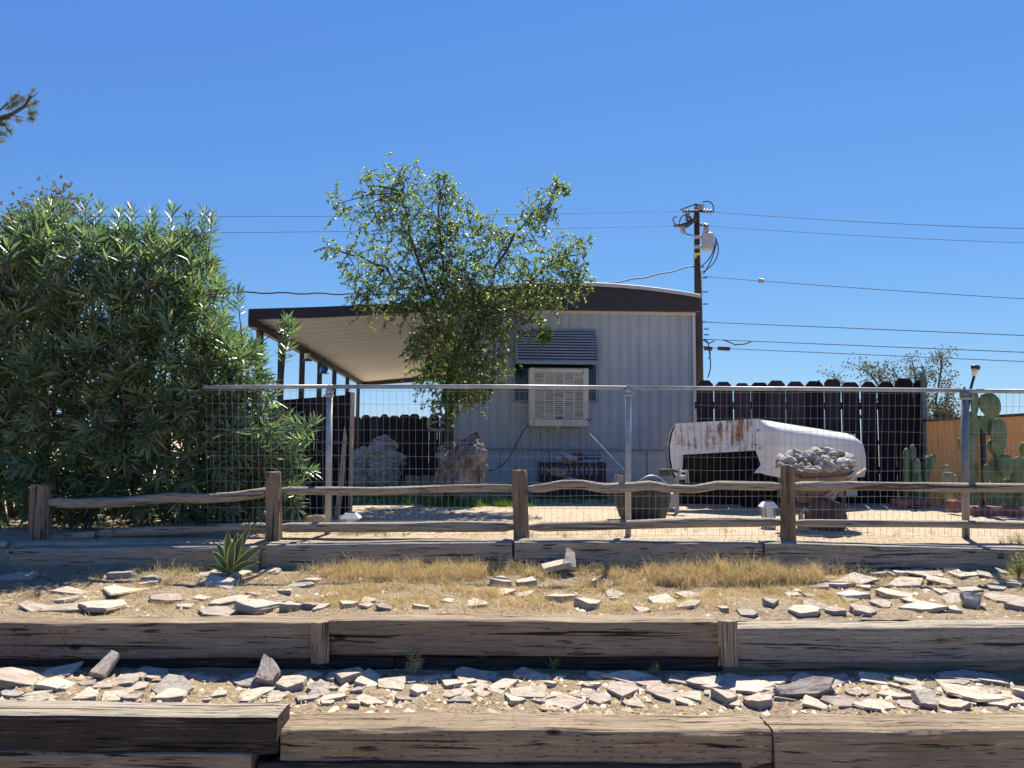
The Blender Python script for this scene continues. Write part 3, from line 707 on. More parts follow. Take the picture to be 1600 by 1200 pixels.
mb = MB(); mb.tube([q+Vector((0,0,.17)), q+Vector((0,0,.34))], .006, 5); obj('hanger', mb, M['iron'], bf)

# ------------------------------------------------------------------ dark board fences
def pickets(name, label, top, d0, d1, px0, px1, step, ear, m, base_z, gap=(.004,.014), rails=True, jag=6, drop=()):
    """dog-eared boards standing between two photo columns"""
    root = thing(name, label, 'fence', P((px0+px1)/2, 770, (d0+d1)/2)); mb = MB(); x = px0; k = 0
    while x < px1-2:
        w = step*random.uniform(.90, 1.08); x2 = min(px1, x+w); t = (x-px0)/(px1-px0); d = d0+(d1-d0)*t
        a = P(x, top(x)+random.uniform(-jag, jag)*.5, d); b = P(x2, top(x2), d0+(d1-d0)*(x2-px0)/(px1-px0)); z = a.z; g = random.uniform(*gap)
        X0, X1 = a.x+g/2, b.x-g/2; e = min(ear*(1+random.uniform(-.3,.3)), (X1-X0)*.42)
        tl, trr = random.uniform(-.006,.006), random.uniform(-.006,.006)
        gb = g/2+.003 if random.random() < .62 else 0
        poly = [(X0-gb, base_z), (X1+gb, base_z), (X1+trr, z-e*1.1), (X1-e+trr, z), (X0+e+tl, z), (X0+tl, z-e*1.1)]
        y = (a.y+b.y)/2 + random.uniform(-.006,.006)
        mb.prism([(px_, y, pz_) for px_, pz_ in poly], (0, .019, 0)); x = x2; k += 1
    obj('pickets', mb, m, root)
    if rails:
        for zz in (.28, .80):
            a = P(px0, 700, d0); b = P(px1, 700, d1); zr = base_z+(P((px0+px1)/2, top((px0+px1)/2), (d0+d1)/2).z-base_z)*zz
            r_ = MB(); r_.prism([(a.x, a.y+.03, zr-.045), (a.x, a.y+.07, zr-.045), (a.x, a.y+.07, zr+.045), (a.x, a.y+.03, zr+.045)], Vector((b.x-a.x, b.y-a.y, 0))); obj('fence_rail', r_, m, root)
    return root
rbf = pickets('picket_fence', 'tall dark brown dog eared board fence with gaps right of the mobile home', lambda x: 597-(x-1088)*.010, 9.8, 9.7, 1088, 1443, 29, .05, M['fence_dark'], .03, (.004,.022))
pickets('picket_fence', 'dark grey dog eared board fence across the back of the yard', lambda x: 648+0*x, 14.2, 14.0, 470, 712, 15.7, .05, M['fence_grey'], .0, (-.004,.008))
mb = MB(); a = P(1443.5, 588, 9.62); b = P(1446, 786, 9.62); mb.box(((a.x+b.x)/2, a.y, a.z/2), (.05, .045, a.z+.1), bev=.004); mb.box(((a.x+b.x)/2+.03, a.y+.03, a.z/2), (.02, .07, a.z+.08))
tag(obj('steel_post', mb, M['green_metal']), 'greenish steel post at the right end of the dark brown fence', 'post')

# gate panel behind the wire fence on the left
gp = thing('gate_panel', 'dark solid wooden gate panel with a pale edge behind the oleander', 'gate', P(500, 805, 7.6))
mb = MB(); a = P(440, 625, 7.6); b = P(541, 617, 7.6)
for i in range(6):
    t0, t1 = i/6, (i+1)/6; q0, q1 = a+(b-a)*t0, a+(b-a)*t1
    mb.prism([(q0.x+.002, 7.6, .03), (q1.x-.002, 7.6, .03), (q1.x-.002, 7.6, q1.z), (q0.x+.002, 7.6, q0.z)], (0, .022, 0))
obj('boards', mb, M['fence_dark'], gp)
mb = MB(); a = P(541, 612.5, 7.58); b = P(551, 612.5, 7.58); mb.box(((a.x+b.x)/2-.012, 7.60, a.z/2), (.055, .06, a.z), bev=.003); obj('end_post', mb, M['fence_dark'], gp)
mb = MB(); a = P(549, 612.5, 7.54); mb.box((a.x, 7.60, a.z/2+.0), (.026, .10, a.z+.0), bev=.003); obj('pale_edge', mb, M['lumber'], gp)
# leaning board
mb = MB(); poly = [P(522,806,7.35), P(531,806,7.35), P(537,750,7.42), P(541.5,683,7.5), P(538,666,7.52), P(536,682,7.5), P(529,750,7.42)]
mb.prism(poly, (0,.02,0)); tag(obj('leaning_board', mb, M['lumber']), 'pale pointed board leaning against the dark gate panel', 'board')
# blocks by the gate
def block(name, label, cat, px0, px1, py0, py1, d, dep, m, bev=.01, rz=0):
    a = P(px0, py0, d); b = P(px1, py1, d); mb = MB(); mb.box(((a.x+b.x)/2, d+dep/2, (a.z+b.z)/2), (b.x-a.x, dep, a.z-b.z), bev=bev, rot=Matrix.Rotation(rz, 3, 'Z')); return tag(obj(name, mb, m), label, cat)
block('paving_block', 'tan paving block on the ground left of the steel fence post', 'block', 476, 506, 807, 824, 6.7, .2, M['tanblock'])
block('paving_block', 'tan paving block on the ground between leaning board and lantern', 'block', 528, 543, 806, 823, 6.75, .2, M['tanblock'])

# reed screen on the right
rs = thing('reed_screen', 'orange reed screen fence with dark top cap behind the cacti', 'fence', P(1540, 785, 9.5))
mb = MB(); a = P(1448, 657, 9.55); b = P(1720, 641, 9.45)
mb.prism([(a.x, a.y, .02), (b.x, b.y, .02), (b.x, b.y, b.z), (a.x, a.y, a.z)], (0,.03,0)); obj('reed_panel', mb, M['reed'], rs)
mb = MB(); mb.prism([a+Vector((-.02,-.04,-.015)), a+Vector((-.02,.06,-.015)), a+Vector((-.02,.06,.02)), a+Vector((-.02,-.04,.02))], b-a+Vector((.04,0,0))); obj('top_cap', mb, M['fascia'], rs)
mb = MB(); q = P(1533, 650, 9.45); mb.box((q.x, q.y-.02, q.z/2), (.05, .05, q.z), bev=.003); obj('post', mb, M['fascia'], rs)

# ------------------------------------------------------------------ overturned truck bed
def build_bed():
    root = thing('truck_bed', 'rusty white pickup truck bed lying upside down beside the dark fence', 'truck bed', P(1190, 800, 8.8))
    dL, dC, dR = 9.0, 8.6, 9.35
    TL, TR, BR, BL = P(1054,662,dL), P(1181,654,dC), P(1180,704,dC), P(1058,711,dL)
    mb = MB(); rows = []                                      # ribbed end panel
    n = 96
    for j, t in enumerate((0, .06, .1, .86, .9, 1)):
        r_ = []
        for i in range(n+1):
            s = i/n; p = (TL+(TR-TL)*s)*(1-t)+(BL+(BR-BL)*s)*t
            rib = .016*(1 if (s*12) % 1 > .75 else 0) if .05 < t < .88 else 0
            r_.append(p + Vector((0, -rib, 0)))
        rows.append(r_)
    mb.shell(rows, (0,.03,0)); obj('end_panel', mb, M['rustpanel'], root)
    mb = MB()                                                 # curved far (left) side seen edge on
    o_ = [P(1054,662,dL), P(1048,676,dL), P(1044,696,dL), P(1045,716,dL), P(1048,734,dL), P(1053,746,dL)]
    i_ = [P(1060,668,dL), P(1060,684,dL), P(1061,700,dL), P(1061,716,dL), P(1060,734,dL), P(1059,746,dL)]
    mb.shell([o_, i_], (.05, .02, 0)); mb.shell([o_, [p+Vector((.36,2.0,-.06)) for p in o_]], (.02,0,0)); obj('left_side', mb, M['whitepaint'], root)
    mb = MB(); rows = []; N = 40; T = 32                       # near (right) side
    for i in range(N+1):
        s = i/N; px = 1181+(1336-1181)*s; d = dC+(dR-dC)*s
        top = 654+25*s if s < .93 else 654+25*s+6*((s-.93)/.07)**2; bot = 739 + 8*min(1, s/.25) - 3*max(0, (s-.7)/.3)
        if s < .06: bot = 704 + (739-704)*1
        r_ = []
        for j in range(T+1):
            t = j/T; bulge = float(np.interp(t, [0,.06,.125,.19,.45,.7,1], [0,.10,.17,.20,.22,.21,.17]))
            py = top+(bot-top)*t
            xx = px + (5*math.sin(min(1, t*1.15)*math.pi*.5)*max(0, (s-.8)/.2) if s > .8 else 0)
            if s < .10: xx += float(np.interp(t, [0,.6,.85,1], [0,0,8,-3]))*(1-s/.10)
            r_.append(P(xx, py, d) + Vector((0, -bulge*min(1, s/.15), 0)))
        rows.append(r_)
    mb.shell(rows, (.01,.035,0)); side = obj('right_side', mb, M['whitepaint'], root, False)
    for p in side.data.polygons: p.use_smooth = True
    mb = MB()                                                 # floor, now on top
    TR2, TL2 = P(1337,679,dR), P(1337,679,dR)+(TL-TR)
    mb.shell([[TL, TR], [TL2, TR2]], (0,0,-.03)); obj('bed_floor', mb, M['whitepaint'], root)
    mb = MB(); a = TL2; b = TR2; mb.shell([[a, b], [a+Vector((0,0,-.74)), b+Vector((0,0,-.74))]], (0,.03,0)); obj('tailgate', mb, M['whitepaint'], root)
    mb = MB()                                                 # wheel arch lip
    pts = [P(1268+26*math.cos(th), 716-17*math.sin(th), 8.83) for th in np.linspace(.05, math.pi-.05, 16)]
    mb.tube(pts, .022, 8); obj('wheel_arch', mb, M['black'], root, True)
    mb = MB(); a_, b_, c_, d_ = P(1059,700,9.5), P(1215,700,9.3), P(1215,792,9.3), P(1059,792,9.5); mb.shell([[a_, b_], [d_, c_]], (0,.03,0)); obj('inner_shade_sheet', mb, M['fence_dark'], root)  # added near-black sheet: stands in for the shade inside the bed
    for px, d in ((1176, 8.95), (1300, 9.2)):
        a = P(px, 742, d); mb = MB(); mb.box((a.x, d+.12, a.z/2+.02), (.16, .2, a.z-.02), bev=.01); obj('support_block', mb, M['fence_dark'], root)
    for px, py in ((1181,695),(1187,700),(1184,672)): mb = MB(); mb.lathe(P(px, py, 8.55), [(.009,-.01),(.009,.02)], 8, rot=Matrix.Rotation(R(90), 3, 'X')); obj('bolt', mb, M['iron'], root)
    q = P(1334, 721, 9.22); mb = MB(); mb.box(q, (.09, .04, .035), bev=.006); obj('tail_lamp', mb, M['redclay'], root)
build_bed()

# ------------------------------------------------------------------ wheelbarrow with stones
WB = 6.75
wb = thing('wheelbarrow', 'rusty wheelbarrow with shallow tray heaped with stones behind the right fence post', 'wheelbarrow', P(1275, 825, WB))
mb = MB()
top = [P(1218,721,WB-.1), P(1252,738,WB-.16), P(1292,737,WB-.16), P(1329,733,WB-.14), P(1336,727,WB+.1), P(1325,720,WB+.3), P(1230,716,WB+.3)]
midl = [P(1226,744,WB-.08), P(1256,752,WB-.12), P(1290,752,WB-.12), P(1318,752,WB-.10), P(1324,748,WB+.1), P(1315,744,WB+.25), P(1236,742,WB+.25)]
bot = [P(1246,784,WB-.02), P(1260,786,WB-.04), P(1282,786,WB-.04), P(1299,784,WB-.03), P(1302,782,WB+.08), P(1296,780,WB+.14), P(1250,780,WB+.14)]
mb.grid([r_+[r_[0]] for r_ in (top, midl, bot)]); mb.add(bot, [tuple(range(7))]); mb.add([p+Vector((0,0,-.05)) for p in top], [tuple(range(7))])
tray = obj('tray', mb, M['rust_tray'], wb)
mb = MB(); mb.tube(top+[top[0]], .009, 6); obj('tray_rim', mb, M['rust_tray'], tray)
mb = MB(); c = P(1290, 808, WB-.12); c.z = .165
mb.lathe(c, [(.02,-.09),(.10,-.088),(.15,-.085),(.162,-.05),(.165,0),(.162,.05),(.15,.085),(.10,.088),(.02,.09)], 28, rot=Matrix.Rotation(R(35), 3, 'Z') @ Matrix.Rotation(R(90), 3, 'Y')); obj('wheel', mb, M['rust'], wb, True)
for sx, e in ((1, (1352, 733)), (-1, (1222, 741))):
    mb = MB(); a = P(1275+sx*14, 776, WB-.1); b = P(e[0], e[1], WB+.55 if sx < 0 else WB+.1); mb.tube([a, b], .014, 8); obj('handle', mb, M['lumber'] if sx > 0 else M['rust'], wb, True)
mb = MB(); a = P(1322,745,WB+.2); mb.tube([a, P(1319,790,WB+.2), P(1317,815,WB+.25)], .012, 8); obj('leg', mb, M['iron'], wb, True)
mb = MB(); a = P(1250,760,WB+.2); b = P(1249,815,WB+.25); b.z = .05; mb.tube([a, b], .012, 8); obj('leg', mb, M['iron'], wb, True)
mb = MB(); mb.tube([P(1306,764,WB-.18), P(1301,782,WB-.2), P(1312,786,WB-.2)], .006, 6); mb.tube([P(1297,779,WB-.2), P(1313,764,WB-.15)], .005, 6); obj('brace', mb, M['metal_grey'], wb)

def rock_mesh(name, m, seed, sq=(1,.8,.6), rough=.25, sub=2, facet=False):
    import bmesh
    bm = bmesh.new(); bmesh.ops.create_icosphere(bm, subdivisions=sub, radius=.5)
    for v in bm.verts:
        p = v.co.copy(); k = 1 + rough*noise.noise(p*2.2+Vector((seed*3.1, seed, 0))) + rough*.5*noise.noise(p*5+Vector((0, seed, seed)))
        v.co = Vector((p.x*sq[0], p.y*sq[1], p.z*sq[2]))*k
    me = bpy.data.meshes.new(name); bm.to_mesh(me); bm.free(); me.materials.append(m)
    if not facet: me.polygons.foreach_set('use_smooth', [True]*len(me.polygons))
    return me
river = [rock_mesh('river_stone', M['riv_a' if i % 5 not in (1, 3, 4) else 'riv_b'], i, (1, random.uniform(.75,1.0), random.uniform(.55,.9)), .45, 2, i % 2 == 0) for i in range(10)]
def inst(name, me, loc, scale, rot):
    o = bpy.data.objects.new(name, me); COL.objects.link(o); o.location = loc; o.scale = scale if hasattr(scale, '__len__') else (scale,)*3; o.rotation_mode = 'ZYX' if name == 'slate_stone' else 'XYZ'; o.rotation_euler = rot; WL[o] = Vector(loc); return o
GR = 'stones heaped in the wheelbarrow'
def hump(x): return float(np.interp(x, [1216,1230,1245,1260,1280,1300,1312,1325,1338], [717,709,704,702,703,702,700,712,720]))
for k in range(74):
    px = random.uniform(1217, 1334); tp = hump(px)+4; bt = 733-abs(px-1275)*.12; t = random.random(); py = tp+(bt-tp)*t
    d = WB - .02 - .14*t + .16*(1-t)+random.uniform(-.02,.02); s = random.choice((9, 11, 13, 16, 20, 23))/F*d
    pale = k % 10 not in (1, 4, 6, 9)
    tag(inst('river_stone', river[k % 10], P(px, py, d), (s*random.uniform(.9,1.25), s, s*random.uniform(.75,1.05)), (random.uniform(-1,1), random.uniform(-.8,.8), random.uniform(0,6))), 'rounded grey river stone in the heap on the wheelbarrow', 'stone', GR)
tag(inst('river_stone', river[2], P(1296,724,WB-.17), (.21,.08,.07), (0,R(32),.1)), 'long curved tan stone lying down the wheelbarrow heap', 'stone', GR)
tag(inst('river_stone', river[7], P(1268,735,WB-.19), (.17,.08,.06), (0,R(4),.1)), 'large pale stone lying along the front rim of the wheelbarrow', 'stone', GR)
tag(inst('river_stone', river[5], P(1301,708,WB+.05), (.11,.10,.055), (0,R(-4),.1)), 'striped blue grey stone near the top right of the wheelbarrow heap', 'stone', GR)
tag(inst('river_stone', river[0], P(1325,718,WB-.02), (.06,.07,.085), (0,R(12),.1)), 'tan blocky stone at the right end of the wheelbarrow heap', 'stone', GR)

# ------------------------------------------------------------------ lanterns and solar lights
def lantern(px, py, w, d, label):
    c = P(px, py, d); W = w/F*d; z0 = .05
    root = thing('solar_lantern', label, 'lantern', (c.x, d, z0), 'white solar lanterns along the wire fence')
    h = c.z-z0
    mb = MB(); mb.add([Vector((c.x+sx*W/2, d+sy*W/2, c.z-.05)) for sx, sy in ((-1,-1),(1,-1),(1,1),(-1,1))]+[Vector((c.x+sx*W/2, d+sy*W/2, c.z-.04)) for sx, sy in ((-1,-1),(1,-1),(1,1),(-1,1))]+[Vector((c.x+sx*W*.28, d+sy*W*.28, c.z)) for sx, sy in ((-1,-1),(1,-1),(1,1),(-1,1))],
        [(3,2,1,0),(8,9,10,11)]+[(i, (i+1) % 4, (i+1) % 4+4, i+4) for i in range(4)]+[(i+4, (i+1) % 4+4, (i+1) % 4+8, i+8) for i in range(4)]); obj('roof', mb, M['white'], root)
    mb = MB(); mb.box((c.x, d, c.z+.003), (W*.46, W*.46, .008)); obj('solar_panel', mb, M['solar'], root)
    mb = MB(); mb.box((c.x, d, (z0+c.z-.05)/2), (W*.5, W*.5, c.z-.05-z0), bev=.006); obj('lamp_body', mb, M['white'], root)
    for sx in (-1,1):
        for sy in (-1,1): mb = MB(); mb.box((c.x+sx*W*.30, d+sy*W*.30, (z0+c.z-.05)/2), (.014, .014, c.z-.05-z0)); obj('corner_post', mb, M['metal_grey'], root)
lantern(549, 801, 28, 6.6, 'white solar lantern below the pale gate edge on the left')
lantern(1200, 784, 24, 6.8, 'white solar lantern just left of the right split rail post')
a = P(1517, 606, 6.28); b = P(1522, 588, 6.28); c = P(1525, 569, 6.28)
sl = thing('path_light', 'solar path light tilted on a black stake above the right steel post', 'solar light', P(1510, 650, 6.24))
mb = MB(); mb.tube([P(1511,650,6.22), a, b], .011, 8); obj('stake', mb, M['black'], sl)
mb = MB(); ax = (c-b).normalized(); q_ = ax.to_track_quat('Z', 'Y').to_matrix()
mb.lathe(b, [(.016,0),(.022,.03),(.026,.06)], 12, rot=q_); obj('lamp_cup', mb, M['lens'], sl, True)
mb = MB(); mb.lathe(b+ax*.06, [(.033,0),(.035,.025),(.028,.032)], 14, rot=q_); obj('lamp_cap', mb, M['black'], sl)

# ------------------------------------------------------------------ tub, crate, junk
c = P(1004, 806, 7.4); c.z = gz(c.x, 7.4)
tub = thing('nursery_tub', 'big black ribbed tub with arched rim behind the middle steel post', 'tub', c)
mb = MB(); prof = [(.19,0),(.22,.03),(.245,.12),(.26,.22),(.265,.30),(.25,.31),(.235,.22),(.2,.06)]; mb.lathe(c, prof, 48)
for v in mb.v:
    q = v-c; th = math.atan2(q.y, q.x); r = math.hypot(q.x, q.y)
    if q.z > .10: k = 1+.022*(1 if math.sin(th*24) > 0 else -1); v.x = c.x+q.x*k; v.y = c.y+q.y*k
obj('tub_body', mb, M['black'], tub)
mb = MB(); mb.tube([c+Vector((-.10+.36*t, -.12+.1*t, .30+.17*math.sin(t*math.pi*.80+.35)-.05)) for t in np.linspace(0, 1, 16)], .012, 6); obj('arched_rim', mb, M['metal_grey'], tub, True)
mb = MB(); mb.shell([[c+Vector((-.10+.34*t, -.10+.1*t, .28+.16*math.sin(t*math.pi*.80+.35)-.05)) for t in np.linspace(0, 1, 10)], [c+Vector((-.10+.34*t, .0+.1*t, .20)) for t in np.linspace(0, 1, 10)]], (0,.01,0)); obj('lid_flap', mb, M['rust'], tub)
mb = MB(); mb.prism([P(958,762,7.3), P(985,757,7.3), P(985,746,7.3), P(962,741,7.3)], (0,.08,0)); tag(obj('wood_offcut', mb, M['log']), 'short grey wood offcut sticking out of the black tub', 'wood')
mb = MB(); a = P(948, 807, 7.05); b = P(1040, 813, 7.05); mb.box(((a.x+b.x)/2, 7.1, .075), (b.x-a.x, .12, .04), bev=.006); tag(obj('plank', mb, M['timber_top']), 'short grey plank lying in front of the black tub', 'plank')

q0, q1 = P(843, 722, 10.3), P(944, 722, 10.3)
cr = thing('storage_crate', 'dark slatted crate piled with junk against the trailer skirt', 'crate', ((q0.x+q1.x)/2, 10.4, .05))
mb = MB()
for i in range(14):
    x = q0.x+(q1.x-q0.x)*i/13; mb.box((x, 10.3, (q0.z+.05)/2), (.045 if i % 3 else .05, .02, q0.z-.05))
for z in (.12, q0.z-.03): mb.box(((q0.x+q1.x)/2, 10.33, z), (q1.x-q0.x+.04, .03, .05))
for x in (q0.x, q1.x): mb.box((x, 10.55, (q0.z+.05)/2), (.03, .5, q0.z-.05))
obj('crate_side', mb, M['black'], cr)
mb = MB(); mb.box(((q0.x+q1.x)/2, 10.55, .2), (q1.x-q0.x-.05, .45, .3)); obj('crate_back', mb, M['black'], cr)
a = P(926, 716, 10.4); mb = MB(); mb.box((a.x, 10.45, a.z+.02), (.24, .2, .07), bev=.02); tag(obj('blue_tray', mb, M['blue_plastic']), 'faded blue plastic tray on top of the junk crate', 'tray')
for i, (px, py, w, m, nm) in enumerate(((884,716,36,'metal_grey','a dull grey metal scrap lying on the junk crate'), (872,738,34,'log','a pale crumpled bundle in front of the junk crate'), (902,714,24,'rust','a brown scrap beside the grey scrap on the junk crate'), (890,752,30,'metal_grey','a grey crumpled scrap low in front of the junk crate'), (850,770,26,'iron','a dark lump on the ground below the junk crate'))):
    s = w/F*10.25; me = rock_mesh('scrap', M[m], 40+i, (1,.5,.45), .8, 2, True); p = P(px, py, 10.22)
    if i >= 4: p.z = .1
    tag(inst('scrap', me, p, s, (0, random.uniform(-.3,.3), 0)), nm[2:], 'scrap')
# small machine on the left of the truck bed: a trailer jack with bracket
q = P(1058, 790, 8.2); q.z = .05
tj = thing('trailer_jack', 'old dark trailer jack with crank standing at the truck bed corner', 'jack', q)
top_ = P(1058, 742, 8.2)
mb = MB(); mb.tube([q, top_], .022, 10); obj('column', mb, M['metal_grey'], tj)
mb = MB(); mb.box(P(1039,738,8.2), (.11,.06,.075), bev=.01); mb.box(P(1052,735,8.2), (.14,.03,.03), rot=Matrix.Rotation(R(14),3,'Y'), bev=.006); obj('coupler', mb, M['iron'], tj)
mb = MB(); mb.box(P(1064,746,8.2), (.12,.05,.05), bev=.01); mb.box(P(1072,744,8.18), (.015,.03,.14)); mb.box(P(1061,738,8.18), (.015,.02,.09)); mb.tube([P(1060,736,8.17), P(1075,737,8.17)], .01, 6); mb.tube([P(1075,736,8.17), P(1076,755,8.17)], .007, 6); obj('crank', mb, M['metal_grey'], tj)
mb = MB(); c_ = P(1050, 782, 8.1); mb.lathe(c_, [(.01,-.01),(.075,-.006),(.08,.0),(.075,.008),(.01,.012)], 18, rot=Matrix.Rotation(R(90),3,'X')@Matrix.Rotation(R(25),3,'Y')); obj('jack_wheel', mb, M['metal_grey'], tj)
# small dark two-horned ornament behind the middle split post
q = P(812, 742, 9.2); mb = MB(); z0 = .05
mb.box((q.x, 9.2, (z0+q.z)/2), (.11, .10, q.z-z0), bev=.02); mb.lathe((q.x, 9.2, q.z-.03), [(.05,0),(.055,.05),(.03,.08)], 12)
for s in (-1,1): mb.tube([(q.x+s*.03, 9.2, q.z+.02), (q.x+s*.06, 9.2, q.z+.10)], [.018,.006], 6)
tag(obj('yard_ornament', mb, M['iron']), 'dark yard ornament with two ears behind the middle split rail post', 'ornament')

# rust-coloured funnel bird bath odds and ends near wheelbarrow
q = P(1254, 812, 6.5); q.z = .07
gn = thing('garden_trinket', 'small grey garden trinket with curled top beside the wheelbarrow wheel', 'trinket', q)
mb = MB(); mb.lathe(q, [(.05,0),(.045,.04),(.02,.09)], 10); obj('base', mb, M['riv_b'], gn)
mb = MB(); mb.tube([q+Vector((.0,0,.08)), q+Vector((-.01,0,.15)), q+Vector((.02,0,.19)), q+Vector((.05,0,.16))], .012, 7); obj('curl', mb, M['metal_grey'], gn)
mb = MB(); mb.box(q+Vector((-.03,-.03,.07)), (.016,.016,.15), rot=Matrix.Rotation(R(12),3,'Y')); obj('stem', mb, M['lumber'], gn)

# ------------------------------------------------------------------ boulders, log edging, root, ring ornament
GB = 'stacked craggy boulders'
def boulder(px, py, w, h, d, seed, label, m='boulder'):
    s = w/F*d; me = rock_mesh('boulder', M[m], seed, (1, .8, 1), .42, 4)
    tag(inst('boulder', me, P(px, py, d), (s, s, h/F*d), (0,0,random.uniform(-.3,.3))), label, 'boulder', GB)
boulder(595, 700, 46, 34, 10.6, 61, 'rounded craggy boulder topping the stone stack')
boulder(604, 722, 56, 34, 10.5, 62, 'wide craggy boulder second from the top of the stone stack')
boulder(600, 740, 46, 28, 10.4, 63, 'flat craggy boulder low in the stone stack')
boulder(602, 756, 40, 30, 10.35, 64, 'lowest craggy boulder of the tall stone stack')
boulder(566, 720, 42, 38, 10.6, 65, 'dark craggy boulder leaning left of the stone stack')
boulder(565, 748, 50, 42, 10.5, 66, 'dark boulder on the ground left of the stone stack')
le = thing('log_edging', 'short row of upright split logs between boulders and gnarled root', 'edging', P(660, 775, 10.3))
for i, (x0, x1) in enumerate(((633,647),(647,659),(659,672),(672,688))):
    a = P(x0, 743+(i % 2), 10.3); b = P(x1, 772, 10.3); mb = MB(); cx = (a.x+b.x)/2; mb.tube([(cx, 10.3, .03), (cx, 10.3, a.z)], (b.x-a.x)/2*1.02, 12, jit=.1); obj('log', mb, M['log'], le)
rootp = P(718, 775, 9.2); rootp.z = .03
rt_ = thing('tree_root', 'huge gnarled grey driftwood root standing by the trailer corner', 'driftwood', rootp)
import bmesh as _bm
bm_ = _bm.new(); _bm.ops.create_icosphere(bm_, subdivisions=5, radius=.5)
cc = P(724, 727, 9.2)
for v in bm_.verts:
    p = v.co.copy(); k = 1+.5*noise.noise(p*2.6+Vector((3,1,8)))+.28*abs(noise.noise(Vector((p.x*9, p.y*9, p.z*3)))) + .12*noise.noise(p*14)
    v.co = Vector((p.x*.56*k, p.y*.5*k, p.z*.62*k))+cc
mb = MB(); mb.v = [v.co.copy() for v in bm_.verts]; mb.f = [tuple(v.index for v in f.verts) for f in bm_.faces]; bm_.free()
obj('burl', mb, M['root'], rt_)
for pts, r in (([(700,720),(688,712),(681,712)], [.09,.07,.03]), ([(738,700),(752,720),(753,745),(748,765)], [.05,.04,.05,.02]), ([(705,735),(700,755),(708,772)], [.1,.09,.05])):
    mb = MB(); mb.tube([P(x, y, 9.05) for x, y in pts], r, 9, jit=.5); obj('root_arm', mb, M['root'], rt_)
ro = thing('ring_ornament', 'hat shaped wire ring ornament hanging on the dark back fence', 'ornament', P(683, 662, 11.0))
mb = MB()
mb.tube([P(684+15*math.cos(t), 664-17*math.sin(t), 11.0) for t in np.linspace(0, math.pi, 14)], .022, 7); mb.tube([P(684+15*math.cos(t), 668-9*math.sin(t), 11.0) for t in np.linspace(0, math.pi, 14)], .018, 7)
mb.tube([P(684+15*math.cos(t), 667+5*math.sin(t), 11.0) for t in np.linspace(0, math.pi, 14)], .022, 7); obj('hoop', mb, M['metal_grey'], ro)
mb = MB(); mb.tube([P(683,672,11.0), P(683,686,11.0)], .008, 6); obj('pendant', mb, M['white'], ro)

# ------------------------------------------------------------------ bricks and cacti
def brick(px0, px1, py0, py1, d, label, m='redclay'):
    a = P(px0, py0, d); b = P(px1, py1, d); mb = MB(); mb.box(((a.x+b.x)/2, d+.1, (a.z+b.z)/2), (b.x-a.x, .2, a.z-b.z), bev=.02)
    for v in mb.v: v += Vector((noise.noise(v*9)*.008, noise.noise(v*8)*.01, noise.noise(v*7)*.008))
    tag(obj('edging_block', mb, M[m]), label, 'block', 'red edging blocks in front of the cacti')
brick(1526, 1570, 792, 812, 8.0, 'long red brown edging block left under the tall prickly pear')
brick(1572, 1640, 793, 813, 8.0, 'long red brown edging block at the right edge under the prickly pear')
brick(1493, 1505, 782, 801, 8.1, 'upright red brown block left of the dark steel post')
brick(1402, 1430, 780, 792, 8.7, 'flat red brown edging block under the left of the column cactus')
brick(1430, 1462, 780, 792, 8.75, 'flat red brown edging block under the right of the column cactus')

def pad_v(c, w, h, th, tilt, yaw):
    vs = []; fs = []; nu, nv = 18, 12
    for j in range(nv+1):
        ph = math.pi*j/nv
        for i in range(nu):
            t = 2*math.pi*i/nu; z = -math.cos(ph); r = math.sin(ph)*(1+.18*z)
            p = Vector((r*math.cos(t)*w/2, r*math.sin(t)*th/2, z*h/2)); p *= 1+.04*noise.noise(p*20+Vector(c)*3)
            p = Matrix.Rotation(yaw, 3, 'Z') @ (Matrix.Rotation(tilt, 3, 'Y') @ p); vs.append(Vector(c)+p)
    for j in range(nv):
        for i in range(nu): i2 = (i+1) % nu; fs.append((j*nu+i, j*nu+i2, (j+1)*nu+i2, (j+1)*nu+i))
    return vs, fs
DPC = 8.5
pp = thing('prickly_pear', 'tall prickly pear cactus with big flat green pads by the dark post', 'cactus', P(1560, 800, DPC))
for k, (px, py, w, h, tilt, dd) in enumerate([(1523,632,17,44,4,0),(1521,665,18,46,-4,.03),(1519,703,15,50,0,.0),(1521,742,16,50,2,.02),(1521,780,18,44,0,0),
        (1547,634,30,42,-14,-.03),(1547,664,33,36,-20,.05),(1561,684,27,62,3,-.04),(1553,698,26,26,-8,.06),
        (1557,735,26,50,4,.04),(1572,728,23,38,4,-.05),(1590,738,22,50,10,.0),(1600,702,13,24,14,-.04),(1541,742,13,34,4,-.06),(1552,775,30,44,2,0),(1577,772,30,48,-3,.06),(1603,752,24,50,-8,.05),(1604,785,28,44,2,.0),(1501,695,10,22,-10,.0)]):
    d = DPC+dd; mb = MB(); vs, fs = pad_v(P(px, py, d), w/F*d, h/F*d, .05, R(tilt), R(random.uniform(-25, 25))); mb.add(vs, fs); obj('cactus_pad', mb, M['cactus'], pp, True)
cc_ = thing('column_cactus', 'cluster of ribbed green column cacti against the dark fence corner', 'cactus', P(1434, 788, 9.0))
